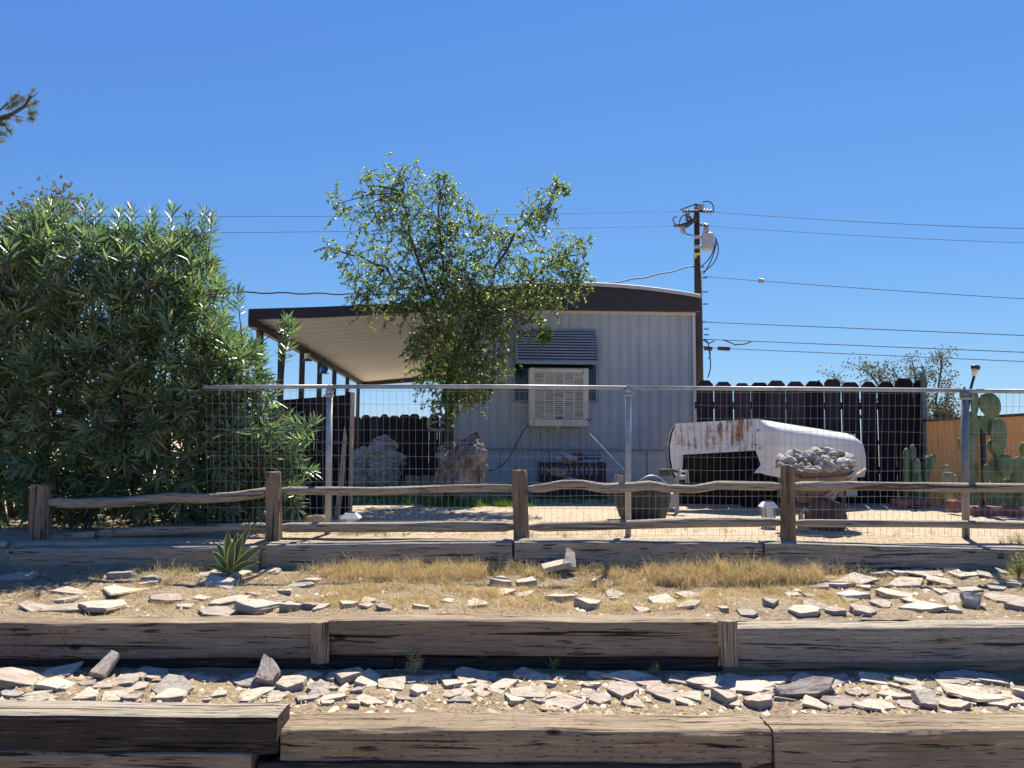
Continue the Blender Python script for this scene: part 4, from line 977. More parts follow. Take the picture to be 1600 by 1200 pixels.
def column(pts, w, d):
    mb = MB(); P_ = [P(x, y, d) for x, y in pts]; n = len(P_); K = 18; q = []
    fine = []
    for i in range(n-1):
        for t in np.linspace(0, 1, 8, endpoint=False): fine.append(P_[i]*(1-t)+P_[i+1]*t)
    fine.append(P_[-1]); m_ = len(fine); r0 = w/F*d/2
    rs_ = [r0*min(1, .25+math.sqrt(max(0, (m_-1-i)/4.0))) for i in range(m_)]
    mb.tube(fine, rs_, K)
    for i, v in enumerate(mb.v):
        k = i % K; ctr = fine[i//K]; v[:] = ctr + (v-ctr)*(1.06 if k % 2 else .90)
    obj('cactus_arm', mb, M['cactus'], cc_, True)
column([(1417,786),(1416,740),(1416,700)], 10.5, 9.0); column([(1425,786),(1426,740),(1426,694)], 10.5, 9.05); column([(1434,786),(1433,750),(1432,717)], 12, 8.95)
column([(1444,786),(1446,750),(1449,712)], 10.5, 9.0); column([(1448,738),(1456,722),(1459,710)], 9, 8.97); column([(1437,786),(1437,765),(1436,740)], 8, 8.88); column([(1444,730),(1444,710)], 6, 9.1); column([(1440,786),(1440,750),(1441,722)], 8, 9.1)
ch = thing('cholla_cactus', 'small pale cholla with white bloom in front of the reed screen', 'cactus', P(1480, 785, 8.8))
for pts, w in (([(1481,786),(1481,760),(1480,738)], 16), ([(1484,770),(1490,752),(1489,742)], 9), ([(1477,775),(1472,765),(1471,770)], 10)):
    mb = MB(); mb.tube([P(x, y, 8.8) for x, y in pts], [w/F*8.8/2]*3, 12, jit=.5); obj('cholla_arm', mb, M['cholla'], ch, True)
mb = MB(); c0 = P(1478, 731, 8.78)
for k in range(26):
    dv = Vector((random.gauss(0,1), random.gauss(0,1), random.gauss(.3,.6))).normalized(); mb.box(c0+dv*random.uniform(.015,.045), (.024,.024,.01), rot=dv.to_track_quat('Z','Y').to_matrix())
obj('bloom', mb, M['riv_a'], ch)

# ------------------------------------------------------------------ utility pole and lines
UD = 16.0
pole = thing('utility_pole', 'tall wooden utility pole with grey transformer behind the mobile home', 'utility pole', P(1094, 760, UD))
base = P(1094, 770, UD); base.z = -.2; topp = P(1088.5, 326, UD)
mb = MB(); mb.tube([base, topp], [7/F*UD, 4.6/F*UD], 14); obj('pole_shaft', mb, M['pole'], pole, True)
mb = MB(); a = P(1100, 800, UD-.02); a.z = -.2; b = P(1094.5, 424, UD-.02); mb.tube([a, b], 2.3/F*UD, 8); obj('conduit', mb, M['green_metal'], pole, True)
tx = P(1106, 391, UD-.1); mb = MB(); rr = 9.4/F*UD; hh = 27/F*UD
mb.lathe(tx, [(rr*.92,0),(rr,.03),(rr,hh*.9),(rr*1.03,hh*.9),(rr*1.03,hh*.95),(rr*.6,hh*1.04)], 20); tf = obj('transformer', mb, M['xfmr'], pole)
mb = MB(); mb.lathe(tx+Vector((-.03,0,hh)), [(.05,0),(.075,.03),(.05,.06),(.07,.09),(.045,.12),(.055,.15),(.02,.20)], 12); obj('bushing', mb, M['xfmr'], tf, True)
for z in (.08, hh*.8): mb = MB(); mb.box(tx+Vector((-rr-.05, .03, z)), (.22, .08, .07), bev=.01); obj('bracket', mb, M['xfmr'], pole)
def crossarm(p0, p1, w=.09): 
    mb = MB(); d = (p1-p0); mb.box((p0+p1)/2, (d.length, w, w), rot=d.to_track_quat('X','Z').to_matrix(), bev=.01); return obj('crossarm', mb, M['iron'], pole)
crossarm(P(1086,341,UD-.1), P(1073,352,UD-.35)); crossarm(P(1078,349,UD-.2), P(1060,352,UD-.5), .06); crossarm(P(1068,330,UD-.1), P(1110,330,UD-.1), .05)
def insul(p, q, k=3):
    mb = MB(); d = (q-p); L = d.length; m_ = d.to_track_quat('Z','Y').to_matrix(); pr = [(.012,0)]
    for i in range(k): z = L*(i+.5)/k; pr += [(.02, z-.25*L/k), (.055, z), (.02, z+.25*L/k)]
    pr += [(.012, L)]; mb.lathe(p, pr, 10, rot=m_); obj('insulator', mb, M['porcelain'], pole, True)
for a, b in (((1098,330),(1113,331)),((1066,330),(1078,330)),((1052,353),(1062,352)),((1093,351),(1107,353)),((1087,326),(1090,318)),((1095,328),(1097,319)),((1064,353),(1068,364)),((1073,346),(1074,337)),((1081,341),(1070,335)),((1070,350),(1072,357))):
    insul(P(*a, UD-.15), P(*b, UD-.15))
mb = MB(); mb.tube([P(1064,352,UD-.3), P(1069,366,UD-.3)], .05, 8); mb.tube([P(1095,327,UD-.2), P(1097,320,UD-.2)], .05, 8); obj('fuse_cutout', mb, M['metal_grey'], pole)
mb = MB()
for pts in ([(1098,316),(1110,312),(1117,318),(1114,332)], [(1063,328),(1078,322),(1087,319),(1090,318)], [(1060,354),(1048,346),(1050,338),(1058,339)], [(1062,350),(1061,338),(1070,334),(1078,334)], [(1117,370),(1128,390),(1122,412),(1098,425)], [(1118,374),(1116,395),(1110,405),(1096,416)], [(1120,378),(1114,405),(1106,418),(1099,428)],
            [(1068,365),(1074,366),(1078,367),(1083,368)], [(1098,455+75),(1108,540),(1112,535),(1116,532)], [(1104,531),(1110,545),(1112,560),(1106,560)], [(1130,531),(1140,535),(1146,537),(1150,540)], [(1150,538),(1164,539),(1170,536),(1174,533)], [(1108,548),(1112,570),(1110,580),(1106,590)]):
    p4 = [P(x, y, UD-.15) for x, y in pts]; mb = MB(); mb.tube(bez(*p4), .012, 5); obj('jumper_wire', mb, M['cable'], pole)
mb = MB(); q = P(1090, 397, UD-.15); mb.box(q, (.13,.012,.05)); mb.box(q+Vector((-.045,-.002,-.05)), (.04,.012,.07)); obj('tag_plate', mb, M['yellow'], pole)
for y in (417, 434, 456, 503, 531, 542, 475, 514, 523): mb = MB(); q = P(1091+(y-417)*.03, y, UD-.12); band = y in (417, 503, 531, 542); mb.box(q+Vector((0 if band else .13, 0, 0)), (.24 if band else .10, .02, .022)); obj('pole_band' if band else 'pole_step', mb, M['cable'], pole)
for px, c_, w in ((1106.5,'rust',12),(1131,'black',18)):
    mb = MB(); mb.tube([P(px-w/2, 544, UD-.1), P(px+w/2, 545, UD-.1)], .045, 8); obj('line_clamp', mb, M[c_], pole)
GL = 'overhead lines at the utility pole'
def line(pts, label, r=.0085, sag=0, d0=UD, d1=UD):
    a = P(*pts[0], d0); b = P(*pts[-1], d1); n = 30
    cable_thing('power_line', label, 'cable', [a+(b-a)*t - Vector((0,0,sag*4*t*(1-t))) for t in np.linspace(0,1,n)], r, M['cable'], GL)
line([(1113,331),(1760,360)], 'topmost overhead line running right from the pole top', .006, .08); line([(1107,353),(1760,384)], 'second overhead line running right, level with the transformer top', .005, .06)
line([(1100,432),(1760,476)], 'overhead line running right just below the transformer', .007, .03); line([(1100,503),(1760,531)], 'overhead line running right, beginning above the two close lower lines', .009, .0)
line([(1100,530),(1760,557)], 'overhead line running right with a dangling loop near the pole', .009, .0); line([(1100,543),(1760,572)], 'lowest overhead line running right, with a dark clamp near the pole', .008, .0)
line([(1066,330),(-200,335)], 'upper thin overhead line running left behind the tree', .005, .08); line([(1052,353),(-200,364)], 'lower thin overhead line running left behind the tree', .005, .06)
mb = MB(); mb.tube([P(1186,438.5,UD), P(1193,439.5,UD)], .05, 8); tag(obj('line_spacer', mb, M['metal_grey']), 'small grey splice sleeve on the overhead line below the transformer', 'splice')
a = P(1081,416,UD-.2); b = P(380,457,13.0); m1 = [a+(b-a)*t-Vector((0,0,.42*4*t*(1-t)*(1-.6*t))) + Vector((0,0,.012*math.sin(t*90))) for t in np.linspace(0,1,60)]
b2 = P(-200,470,11); m1 += [b+(b2-b)*t for t in np.linspace(.1,1,8)]
cable_thing('service_drop', 'thick twisted service cable from the pole passing behind the tree', 'cable', m1, .014, M['cable'], GL)

# ------------------------------------------------------------------ big oleander
def unit(a): return a/(np.linalg.norm(a, axis=-1, keepdims=True)+1e-9)
ol = thing('oleander_bush', 'huge dense oleander bush with narrow leaves filling the left side', 'bush', (-3.6, 7.6, .05))
ODEP = 7.35
bx = [(-140,330),(0,345),(40,322),(75,318),(110,335),(135,322),(175,335),(200,342),(240,330),(262,345),(300,350),(330,355),(338,395),(350,440),(375,475),(400,505),(415,540),(425,585),(445,620),(470,655),(480,690),(478,725),(470,760),(455,795)]
def right_edge(py):                                          # px of the right outline at height py
    e = [(q[1], q[0]) for q in bx[10:]]; return float(np.interp(py, [q[0] for q in e], [q[1] for q in e]))
def top_edge(px): e = bx[:12]; return float(np.interp(px, [q[0] for q in e], [q[1] for q in e]))
Ppos, Pdir, Pn, PL, PW = [], [], [], [], []
stems = MB()
def shoot(base, d, L, nw, leafL, droop=0):
    d = np.array(d, float); d /= np.linalg.norm(d); base = np.array(base, float)
    a = np.cross(d, [.3,.2,.9]); a /= np.linalg.norm(a)+1e-9; b = np.cross(d, a); ph = random.uniform(0, 6)
    for i in range(nw):
        t = .15+.85*(i+.5)/nw; p = base + d*L*t; sp = .95-.55*(i/nw)           # tighter near the tip
        for k in range(3):
            an = ph + i*1.05 + k*2.094 + random.uniform(-.25,.25); s = a*math.cos(an)+b*math.sin(an); dd = d*(1-sp*.55)+s*sp*1.0+np.array([0,0,-droop+random.uniform(-.1,.1)])
            Ppos.append(p); Pdir.append(dd); Pn.append(d*.7-s*.4+np.array([random.gauss(0,.55) for _ in range(3)])); PL.append(leafL*random.uniform(.7,1.15)*(1 if t < .85 else .75)); PW.append(leafL*.15*random.uniform(.85,1.2))
    stems.tube([Vector(base-d*.25), Vector(base+d*L*.9)], [.007,.003], 4, False)
cnt = 0
while cnt < 1850:
    px = random.uniform(-190, 485); py = random.uniform(305, 815)
    te = top_edge(px) if px < 330 else 0
    if px > right_edge(py)-12 or (px < 330 and py < te+22): continue
    if py > 770 and px < 60 and random.random() < .8: continue
    # depth: an ellipsoid bulging to the camera and back
    edge = min((right_edge(py)-px)/150, (py-te)/140 if px < 330 else 1, 1); thick = 1.0*math.sqrt(max(.02, 1-(1-max(0,edge))**2))
    front = random.random() < .62
    y = ODEP + (-thick if front else thick*random.uniform(-1, 1)) + random.gauss(0,.10)
    if px > 300: y = max(y, 6.35)
    if px <= 300: y = max(y, 6.08)
    p = P(px, py, ODEP); p = Vector((p.x*y/ODEP, y, EYE+(p.z-EYE)*y/ODEP))
    if p.z < .12: continue
    out = np.array([(px-160)/330, (y-ODEP)/1.0*.8, (560-py)/330]); d = out*.8 + np.array([random.gauss(0,.4), random.gauss(0,.4), .55+random.gauss(0,.3)])
    if py > 640: d[2] -= .35
    L = random.uniform(.16,.34); base = np.array(p)-unit(d)*L*.75
    shoot(base, d, L, random.randint(5, 8), random.uniform(.125,.195), .12 if py > 600 else .0); cnt += 1
for _ in range(150):
    px, py = random.uniform(330, 470), random.uniform(660, 812); y = random.uniform(6.5, 7.6); p = P(px, py, y)
    if p.z > .15: d_ = np.array([random.gauss(.25,.5), random.gauss(-.5,.4), random.gauss(.2,.35)]); shoot(np.array(p)-unit(d_)*.2, d_, random.uniform(.16,.3), random.randint(5, 8), random.uniform(.12,.18), .08)
for px, py, tx_, ty in ((445,560,450,498),(438,580,458,505),(430,520,445,510),(325,400,332,335),(310,410,318,330),(60,380,62,318),(72,380,80,315),(130,390,135,312),(205,400,206,325),(150,390,155,322),(20,400,22,335),(265,400,270,322),(95,380,100,320),(240,400,238,328),(375,500,370,450),(470,700,492,655),(465,740,490,735),(180,400,185,328),(290,390,295,335)):
    a = np.array(P(px, py, ODEP-.5)); b = np.array(P(tx_, ty, ODEP-.5)); L = np.linalg.norm(b-a); shoot(a, b-a, L, int(6+L*16), .14)
V, T = leaves(Ppos, Pdir, Pn, PL, PW, .12, .45)
np_mesh('foliage', V, T, M['oleander'], ol); obj('twigs', stems, M['bark'], ol)
mb = MB()
for k in range(46):
    x = random.uniform(-6.2, -2.6); y = ODEP+random.uniform(-.5,.6); xx = x+random.uniform(-.5,.5); mb.tube([Vector((x, y, -.02)), Vector(((x+xx)/2+random.uniform(-.1,.1), y+random.uniform(-.2,.2), .9)), Vector((xx, y+random.uniform(-.5,.5), random.uniform(1.4,2.4)))], [.03,.022,.01], 6)
obj('stem', mb, M['bark'], ol)

# ------------------------------------------------------------------ tree in front of the home
TD = 9.6
tree = thing('yard_tree', 'leafy tree with an open ragged crown in front of the trailer', 'tree', P(700, 775, TD))
lm = MB(); tl_pos, tl_dir, tl_n, tl_L, tl_W = [], [], [], [], []
def tp(px, py, dd=0): return P(px, py, TD+dd)
trunk = [(702,790),(701,740),(702,690),(701,650),(703,610),(706,570)]
mb = MB(); mb.tube([tp(*q) for q in trunk], [.075,.066,.06,.055,.052,.05], 12, jit=.15); obj('trunk', mb, M['bark'], tree, True)
clusters = []
limbs = [ # end px, mid px, depth, list of (cluster px, py, r, n)
 ([(704,590),(680,500),(650,400),(630,300),(625,262)], -.3, [(632,285,34,22),(600,300,34,20),(575,290,22,9),(640,330,44,26),(605,345,40,22),(560,330,34,13),(528,318,24,9)]),
 ([(704,590),(660,470),(600,420),(540,395),(512,392)], .2, [(520,390,22,7),(550,400,30,13),(590,400,40,22),(560,430,32,14),(600,450,42,24),(575,468,30,12),(555,470,20,7)]),
 ([(705,580),(700,480),(690,380),(688,300),(682,270)], .1, [(685,285,26,13),(700,320,38,24),(672,345,44,26),(720,350,42,24),(690,390,50,34),(650,390,46,28),(740,345,26,12)]),
 ([(706,575),(740,470),(790,390),(840,330),(872,292)], -.1, [(868,298,22,13),(852,318,26,16),(825,345,32,18),(800,370,36,20),(778,400,40,22),(845,340,20,7),(770,360,26,9),(885,300,10,4)]),
 ([(706,575),(760,490),(830,440),(880,400),(915,395)], .3, [(905,380,24,11),(880,390,34,18),(860,415,40,24),(895,420,32,16),(830,420,36,18),(870,445,40,24),(905,440,26,11),(840,470,38,20),(815,440,36,20),(915,412,14,5)]),
 ([(704,600),(690,540),(660,500),(645,470)], -.4, [(650,465,46,26),(690,455,48,34),(730,440,48,34),(700,420,44,26),(650,430,44,26),(620,480,30,11),(745,400,34,16)]),
 ([(704,600),(720,540),(750,500),(780,480)], -.5, [(760,470,46,30),(790,470,40,22),(740,510,46,34),(700,510,48,36),(780,510,36,22),(820,500,30,14),(848,512,18,10),(850,528,10,6)]),
 ([(702,640),(690,600),(670,560),(650,545)], -.4, [(680,545,38,30),(655,530,28,13),(665,580,34,22),(645,555,16,6),(720,560,46,38),(760,555,34,26),(700,590,40,32),(775,575,22,12)]),
 ([(702,640),(720,610),(740,600),(755,600)], -.45, [(735,595,34,26),(755,610,24,11),(715,615,34,20),(690,620,22,10),(770,600,16,7),(684,640,14,5),(740,625,20,6)]),
]
def twig(p, d, L, nl):
    pts = [p.copy()]; q = p.copy(); d = d.normalized(); st_ = L/5
    for i in range(5):
        d = (d + Vector((random.gauss(0,.22), random.gauss(0,.22), random.gauss(0,.22)-.13))).normalized(); q = q+d*st_; pts.append(q.copy())
    lm.tube(pts, [.005,.004,.0035,.003,.002,.0015], 3, False)
    for k in range(nl):
        t = random.uniform(.12, 1)*4.99; i = int(t); b = pts[i]*(1-(t-i))+pts[i+1]*(t-i); dd = Vector((random.gauss(0,1), random.gauss(0,1), random.gauss(-.15,.8)))
        tl_pos.append(b); tl_dir.append(dd + d*.5); tl_n.append((random.gauss(0,.6), random.gauss(0,.6), 1)); s = random.uniform(.027,.049); tl_L.append(s); tl_W.append(s*.55)
for li_, (path, dd, cl) in enumerate(limbs):
    P3 = [tp(x, y, dd*min(1, i/2)) for i, (x, y) in enumerate(path)]; n = len(P3)
    Q3 = [P3[0]]
    for i in range(1, n):
        for t_ in (.33, .66, 1): Q3.append(P3[i-1]*(1-t_)+P3[i]*t_+Vector((random.gauss(0,.035), random.gauss(0,.05), random.gauss(0,.03))))
    lm.tube(Q3, [.022*(1-i/len(Q3))+.004 for i in range(len(Q3))], 7, jit=.2)
    for (cx, cy, r, nt) in cl:
        rr = r/F*TD; c = tp(cx, cy, dd+random.uniform(-.35,.35)); near = min(P3, key=lambda q: (q-c).length)
        lm.tube([near, (near+c)/2+Vector((random.uniform(-.05,.05),0,.03)), c], [.012,.008,.004], 4, False)
        for _ in range(int(nt*(2.1 if li_ >= 5 else 1.8))):
            d = Vector((random.gauss(0,1), random.gauss(0,1.0), random.gauss(.05,1))).normalized(); st_ = c + Vector((random.gauss(0,.45), random.gauss(0,.6), random.gauss(0,.45)))*rr*.85
            twig(st_, d, rr*random.uniform(.55,1.15), random.randint(14, 24))
obj('limbs', lm, M['bark'], tree, False)
V, T = leaves(tl_pos, tl_dir, tl_n, tl_L, tl_W, .10, .45); np_mesh('crown', V, T, M['tree_leaf'], tree)

# ------------------------------------------------------------------ pine branch reaching in at the top left
ND = 8.0
pine = thing('pine_tree', 'pine tree reaching a needled branch into the sky at upper left', 'tree', (-8.6, ND, 0))
mb = MB(); mb.tube([Vector((-8.6, ND, -.05)), Vector((-8.5, ND, 2)), Vector((-8.4, ND, 4.5)), Vector((-8.3, ND, 6.5))], [.17,.15,.11,.04], 12, jit=.15); obj('trunk', mb, M['bark'], pine, True)
npos, ndir, nn_, nL, nW = [], [], [], [], []
br = MB()
def needles(a, b, n, L):
    for k in range(n):
        t = random.random(); p = a*(1-t)+b*t; d = (b-a).normalized()*.9+Vector((random.gauss(0,.6), random.gauss(0,.6), random.gauss(0,.6))); npos.append(p); ndir.append(d); nn_.append((random.gauss(0,1), random.gauss(0,1), random.gauss(0,1))); nL.append(L*random.uniform(.6,1.1)); nW.append(.005)
def bl(pts, r=.01): br.tube([P(x, y, ND) for x, y in pts], [r*(1-.6*i/len(pts)) for i in range(len(pts))], 5)
j = P(-300, 300, ND); bl([(-420,330),(-200,260),(-60,215),(0,185),(20,178),(40,165),(48,150)], .03); bl([(-30,200),(0,172),(12,160)], .012); bl([(-10,190),(10,180),(35,183)], .008); bl([(-20,205),(0,210)], .01); bl([(36,166),(50,152),(60,144)], .006); bl([(-15,196),(8,196),(14,205)], .008); bl([(8,166),(26,152),(31,142)], .005)
for x, y, x2, y2, n in ((14,158,26,150,110),(16,165,30,160,110),(4,172,20,166,110),(40,162,52,140,80),(40,168,56,160,110),(42,178,54,176,120),(44,182,50,186,90),(-6,188,12,184,160),(-10,195,8,194,160),(8,200,16,205,80),(-6,206,6,210,110),(20,190,30,188,60),(-12,214,3,220,90),(30,150,36,156,60),(-30,190,-5,200,200),(-60,200,-20,185,200),(-100,215,-50,195,300),(-160,235,-90,210,400),(-60,225,-20,215,200)):
    needles(P(x, y, ND), P(x2, y2, ND), n, .075)
for k in range(14):
    z = 2.4+k*.3; an = k*2.4; a = Vector((-8.4, ND, z)); b = a+Vector((-abs(math.cos(an))*1.3, math.sin(an)*1.3, .35)); br.tube([a, b], [.03,.008], 5); needles(a+(b-a)*.3, b, 500, .13)
obj('branch', br, M['bark'], pine); V, T = leaves(npos, ndir, nn_, nL, nW, .0, .5); np_mesh('needles', V, T, M['pine'], pine)

# ------------------------------------------------------------------ desert shrubs behind
def shrub(name, label, stemsl, d, m, dens, leafL, spread):
    root = thing(name, label, 'shrub', P(stemsl[0][0][0], 780, d)); s_ = MB(); pos, di, nr_, LL, WW = [], [], [], [], []
    for pts in stemsl:
        Q = [P(x, y, d+random.uniform(-.2,.2)) for x, y in pts]; s_.tube(Q, [.016*(1-i/len(Q))+.004 for i in range(len(Q))], 5)
        for k in range(dens):
            t = random.uniform(.45, 1)*(len(Q)-1); i = min(int(t), len(Q)-2); p = Q[i]*(1-(t-i))+Q[i+1]*(t-i); dv = Vector((random.gauss(0,1), random.gauss(0,1), random.gauss(.5,.7))).normalized(); tip = p+dv*random.uniform(.4,1)*spread; s_.tube([p, tip], .003, 3, False)
            for _ in range(10):
                pos.append(tip+Vector((random.gauss(0,1), random.gauss(0,1), random.gauss(0,1)))*spread*.22); di.append((random.gauss(0,1), random.gauss(0,1), random.gauss(.2,1))); nr_.append((random.gauss(0,1), random.gauss(0,1), 1)); LL.append(leafL*random.uniform(.6,1.2)); WW.append(leafL*.55)
    obj('stems', s_, M['bark'], root); V, T = leaves(pos, di, nr_, LL, WW); np_mesh('foliage', V, T, M[m], root)
shrub('desert_shrub', 'sparse grey desert shrub rising behind the dark brown fence', [[(1440,760),(1400,640),(1360,585),(1344,575)], [(1440,760),(1420,630),(1395,575)], [(1450,760),(1440,640),(1430,590),(1425,562)], [(1450,760),(1460,640),(1470,580),(1472,556)], [(1450,760),(1475,640),(1485,600)], [(1440,760),(1440,650),(1448,600),(1440,570)], [(1455,760),(1466,660),(1462,620)], [(1420,760),(1330,630),(1302,588)], [(1430,760),(1385,620),(1372,582)]], 11.5, 'shrub', 26, .05, .22)
shrub('desert_shrub', 'low yellow green shrub behind the fence corner post', [[(1470,760),(1465,680),(1462,640)], [(1470,760),(1478,670),(1476,636)], [(1465,760),(1455,680),(1452,655)], [(1472,760),(1486,680),(1490,655)]], 11.0, 'shrub_y', 40, .06, .16)
shrub('pale_shrub', 'pale green bushy tree top showing behind the oleander', [[(0,700),(0,500),(10,360)], [(20,700),(40,480),(60,330)], [(20,700),(60,470),(85,318)], [(-20,700),(-40,480),(-40,340)], [(40,700),(90,480),(95,330)], [(10,700),(30,460),(35,345)]], 12.0, 'shrub_y', 90, .09, .42)

# ------------------------------------------------------------------ slate stones
import bmesh
def slate_mesh(m, seed):
    rnd = random.Random(seed); n = rnd.randint(4, 6); an = sorted(rnd.uniform(0, 2*math.pi) for _ in range(n)); an = [2*math.pi*(i+.7*rnd.random())/n for i in range(n)]
    poly = [(.5*math.cos(a)*rnd.uniform(.75,1.25), .5*math.sin(a)*rnd.uniform(.75,1.2)) for a in an]
    fine = []
    for i in range(n):
        a, b = poly[i], poly[(i+1) % n]
        for k in range(4):
            t = k/4; j = .018; fine.append((a[0]+(b[0]-a[0])*t+rnd.uniform(-j,j), a[1]+(b[1]-a[1])*t+rnd.uniform(-j,j)))
    K = len(fine); lv = [(-.5, .93), (-.3, 1.0), (.02, .975), (.05, 1.03), (.3, .99), (.45, .985), (.5, .95), (.51, .6), (.51, .2)]
    ox, oy = rnd.uniform(-.25,.25), rnd.uniform(-.25,.25); vs = []; fs = []
    for li, (z, s) in enumerate(lv):
        for k, (x, y) in enumerate(fine):
            jz = .14*noise.noise((x*s*3+seed, y*s*3, z*.5))*(1 if z > 0 else .3)*(.35 if z > .5 else 1) + (ox*x+oy*y)*s*(1 if z > .2 else 0); js = 1+.03*noise.noise((k*.9, li*2.2, seed))
            vs.append((x*s*js, y*s*js, z+jz))
    for li in range(len(lv)-1):
        for k in range(K): k2 = (k+1) % K; fs.append((li*K+k, li*K+k2, (li+1)*K+k2, (li+1)*K+k))
    fs.append(tuple(range(K-1, -1, -1))); fs.append(tuple((len(lv)-1)*K+k for k in range(K)))
    me = bpy.data.meshes.new('slate_stone'); me.from_pydata(vs, [], fs); me.update(); me.materials.append(m); return me
SM = {c: [slate_mesh(M['sl_'+c], 100*i+hash_ ) for i in range(7)] for c, hash_ in (('pale', 3), ('pink', 17), ('purple', 29), ('grey', 41))}
CW_ = {'pale': 'pale tan', 'pink': 'pinkish', 'purple': 'purple grey', 'grey': 'grey'}
placed = []
def slate(px, py, w, h, c='pale', label=None, tilt=None, up=False, lift=0.0):
    """px, py: centre of the stone in the photo; w, h its size there"""
    g = G(px, py + h*.22)
    if 4.08 < g.y < 4.40 and py > 1000: k_ = random.uniform(4.02, 4.10); g = P(px, py, k_)
    elif 4.15 < g.y < 4.47: g = P(px, py, 4.47)
    elif 5.46 < g.y < 6: g = P(px, py, 5.46)
    d = g.y; W = w/F*d; Hm = h/F*d
    lower = d < 4.3; W *= 1.15; Hm *= 1.2
    rz = random.uniform(-.5,.5)+random.choice((0, math.pi)); tx = random.uniform(-.06,.28); ty = random.uniform(-.14,.14)
    ang = (.30 if lower else .19) + tx
    D = min(W*random.uniform(.7,1.0), Hm/max(.12, ang)*.9); th = min(max(.016, (Hm-D*ang)*.85), W*.32, .05)
    if tilt: ty = R(tilt)
    me = random.choice(SM[c]); z = gz(g.x, g.y) + th*.36 + abs(math.sin(tx))*D*.25 + lift
    sc = (W*1.02, D, th)
    if up: sc = (W*1.05, Hm*1.15, .05); tx = random.uniform(.55, .85); rz = random.uniform(-.3,.3)+(math.pi if random.random() < .5 else 0); z = gz(g.x, g.y) + Hm*.33 + lift
    o = inst('slate_stone', me, (g.x, g.y, z), sc, (tx, ty, rz))
    ter = 'lower' if lower else 'upper'; placed.append((px, py, w))
    if label: tag(o, label, 'stone', 'slate stones on the %s terrace' % ter)
    else:
        size = 'large' if w > 60 else 'medium' if w > 38 else 'small'
        where = ('left of the left stake' if px < 500 else 'between the two stakes' if px < 1130 else 'right of the right stake')
        tag(o, '%s %s slate stone on the %s terrace, %s' % (size, CW_[c], ter, where), 'stone', '%s %s slate on the %s terrace %s' % (size, CW_[c], ter, where))
    return o
T1 = [(97,1030,65,22,'pale'),(205,1042,45,20,'pale'),(187,1066,80,22,'pale'),(88,1068,60,24,'pale'),(240,1052,50,18,'pink'),(270,1072,75,28,'grey'),(180,1089,60,18,'pale'),(262,1086,62,24,'pale'),
 (455,1072,45,30,'pale'),(395,1084,70,22,'pale'),(375,1066,42,16,'purple'),(500,1076,38,18,'grey'),(520,1058,26,14,'pale'),(547,1032,40,28,'pale'),(615,1070,50,28,'pale'),(643,1063,48,14,'pale'),(575,1097,62,12,'pale'),(655,1082,28,20,'pale'),
 (712,1066,60,18,'pale'),(785,1074,45,20,'pale'),(830,1056,70,20,'pale'),(800,1094,35,18,'pale'),(880,1096,58,20,'pink'),(875,1052,22,12,'pale'),(935,1054,40,16,'pale'),(920,1074,24,16,'purple'),(970,1078,48,24,'pink'),(938,1097,36,22,'pale'),(995,1101,42,14,'pale'),
 (1105,1068,48,24,'pink'),(1160,1067,70,26,'pink'),(1210,1063,48,14,'pale'),(1215,1075,52,16,'pale'),(1257,1062,34,20,'pale'),(1305,1063,65,16,'pale'),(1085,1087,50,16,'pale'),(1040,1082,48,20,'pink'),(1130,1092,36,28,'pale'),(1190,1098,40,24,'pink'),(1270,1100,72,16,'pale'),(1320,1101,50,16,'purple'),
 (1372,1102,62,16,'pink'),(1440,1077,55,16,'pale'),(1487,1101,50,18,'pale'),(1550,1060,50,12,'pale'),(1592,1082,28,20,'pink'),(1415,1048,45,14,'grey'),(1295,1048,45,13,'grey'),(1105,1042,60,15,'grey'),(1555,1098,40,12,'pale'),(1475,1064,40,14,'pale'),(1335,1083,24,12,'purple'),(1395,1088,40,10,'pink'),(705,1085,30,14,'pink'),(755,1086,26,12,'pale'),(330,1062,30,12,'pale'),(305,1046,30,10,'grey'),(60,1092,50,14,'pale'),(430,1095,40,12,'pale'),(1015,1066,34,16,'pink'),(1060,1064,34,14,'pale'),(1545,1082,40,14,'pink'),(480,1050,40,14,'pale'),(520,1090,40,14,'pale'),(680,1062,40,12,'pale'),(1075,1100,40,14,'pale')]
for s in T1: slate(*s)
slate(24, 1060, 74, 44, 'pink', 'big tilted pink slab at the left edge of the lower terrace', tilt=16)
slate(165, 1044, 30, 40, 'pink', 'pink slate leaning upright like a fin on the lower terrace', up=True, tilt=12)
slate(418, 1060, 28, 44, 'purple', 'purple slate standing upright left of the left stake', up=True)
slate(132, 1087, 44, 24, 'pale', 'whitish rounded stone near the left end of the dark front timber')
slate(395, 1030, 46, 28, 'grey', 'blocky brown grey stone against the middle step left of the stake')
slate(738, 1048, 66, 26, 'pink', 'humped pinkish slab at the centre of the lower terrace')
slate(830, 1084, 68, 26, 'pale', 'large pale slab with a jagged shaded edge above the cracked front timber')
slate(988, 1047, 76, 20, 'pale', 'long low stepped slab at the back of the lower terrace')
slate(1258, 1084, 80, 24, 'purple', 'dark purple triangular slate on the lower terrace', up=True)
slate(1370, 1062, 60, 22, 'pale', 'thick wedge shaped pale slate below the grey right timber')
slate(1445, 1098, 46, 26, 'pale', 'bright whitish slab with rough face near the right front timber', up=True)
slate(1515, 1076, 112, 30, 'pink', 'long layered slate ledge at the right of the lower terrace', tilt=4)
slate(1520, 1046, 110, 16, 'grey', 'long shaded slab right under the grey timber of the middle step')
slate(577, 1057, 48, 28, 'pale', 'pale slab tilted to the right, right of the left stake', tilt=14)
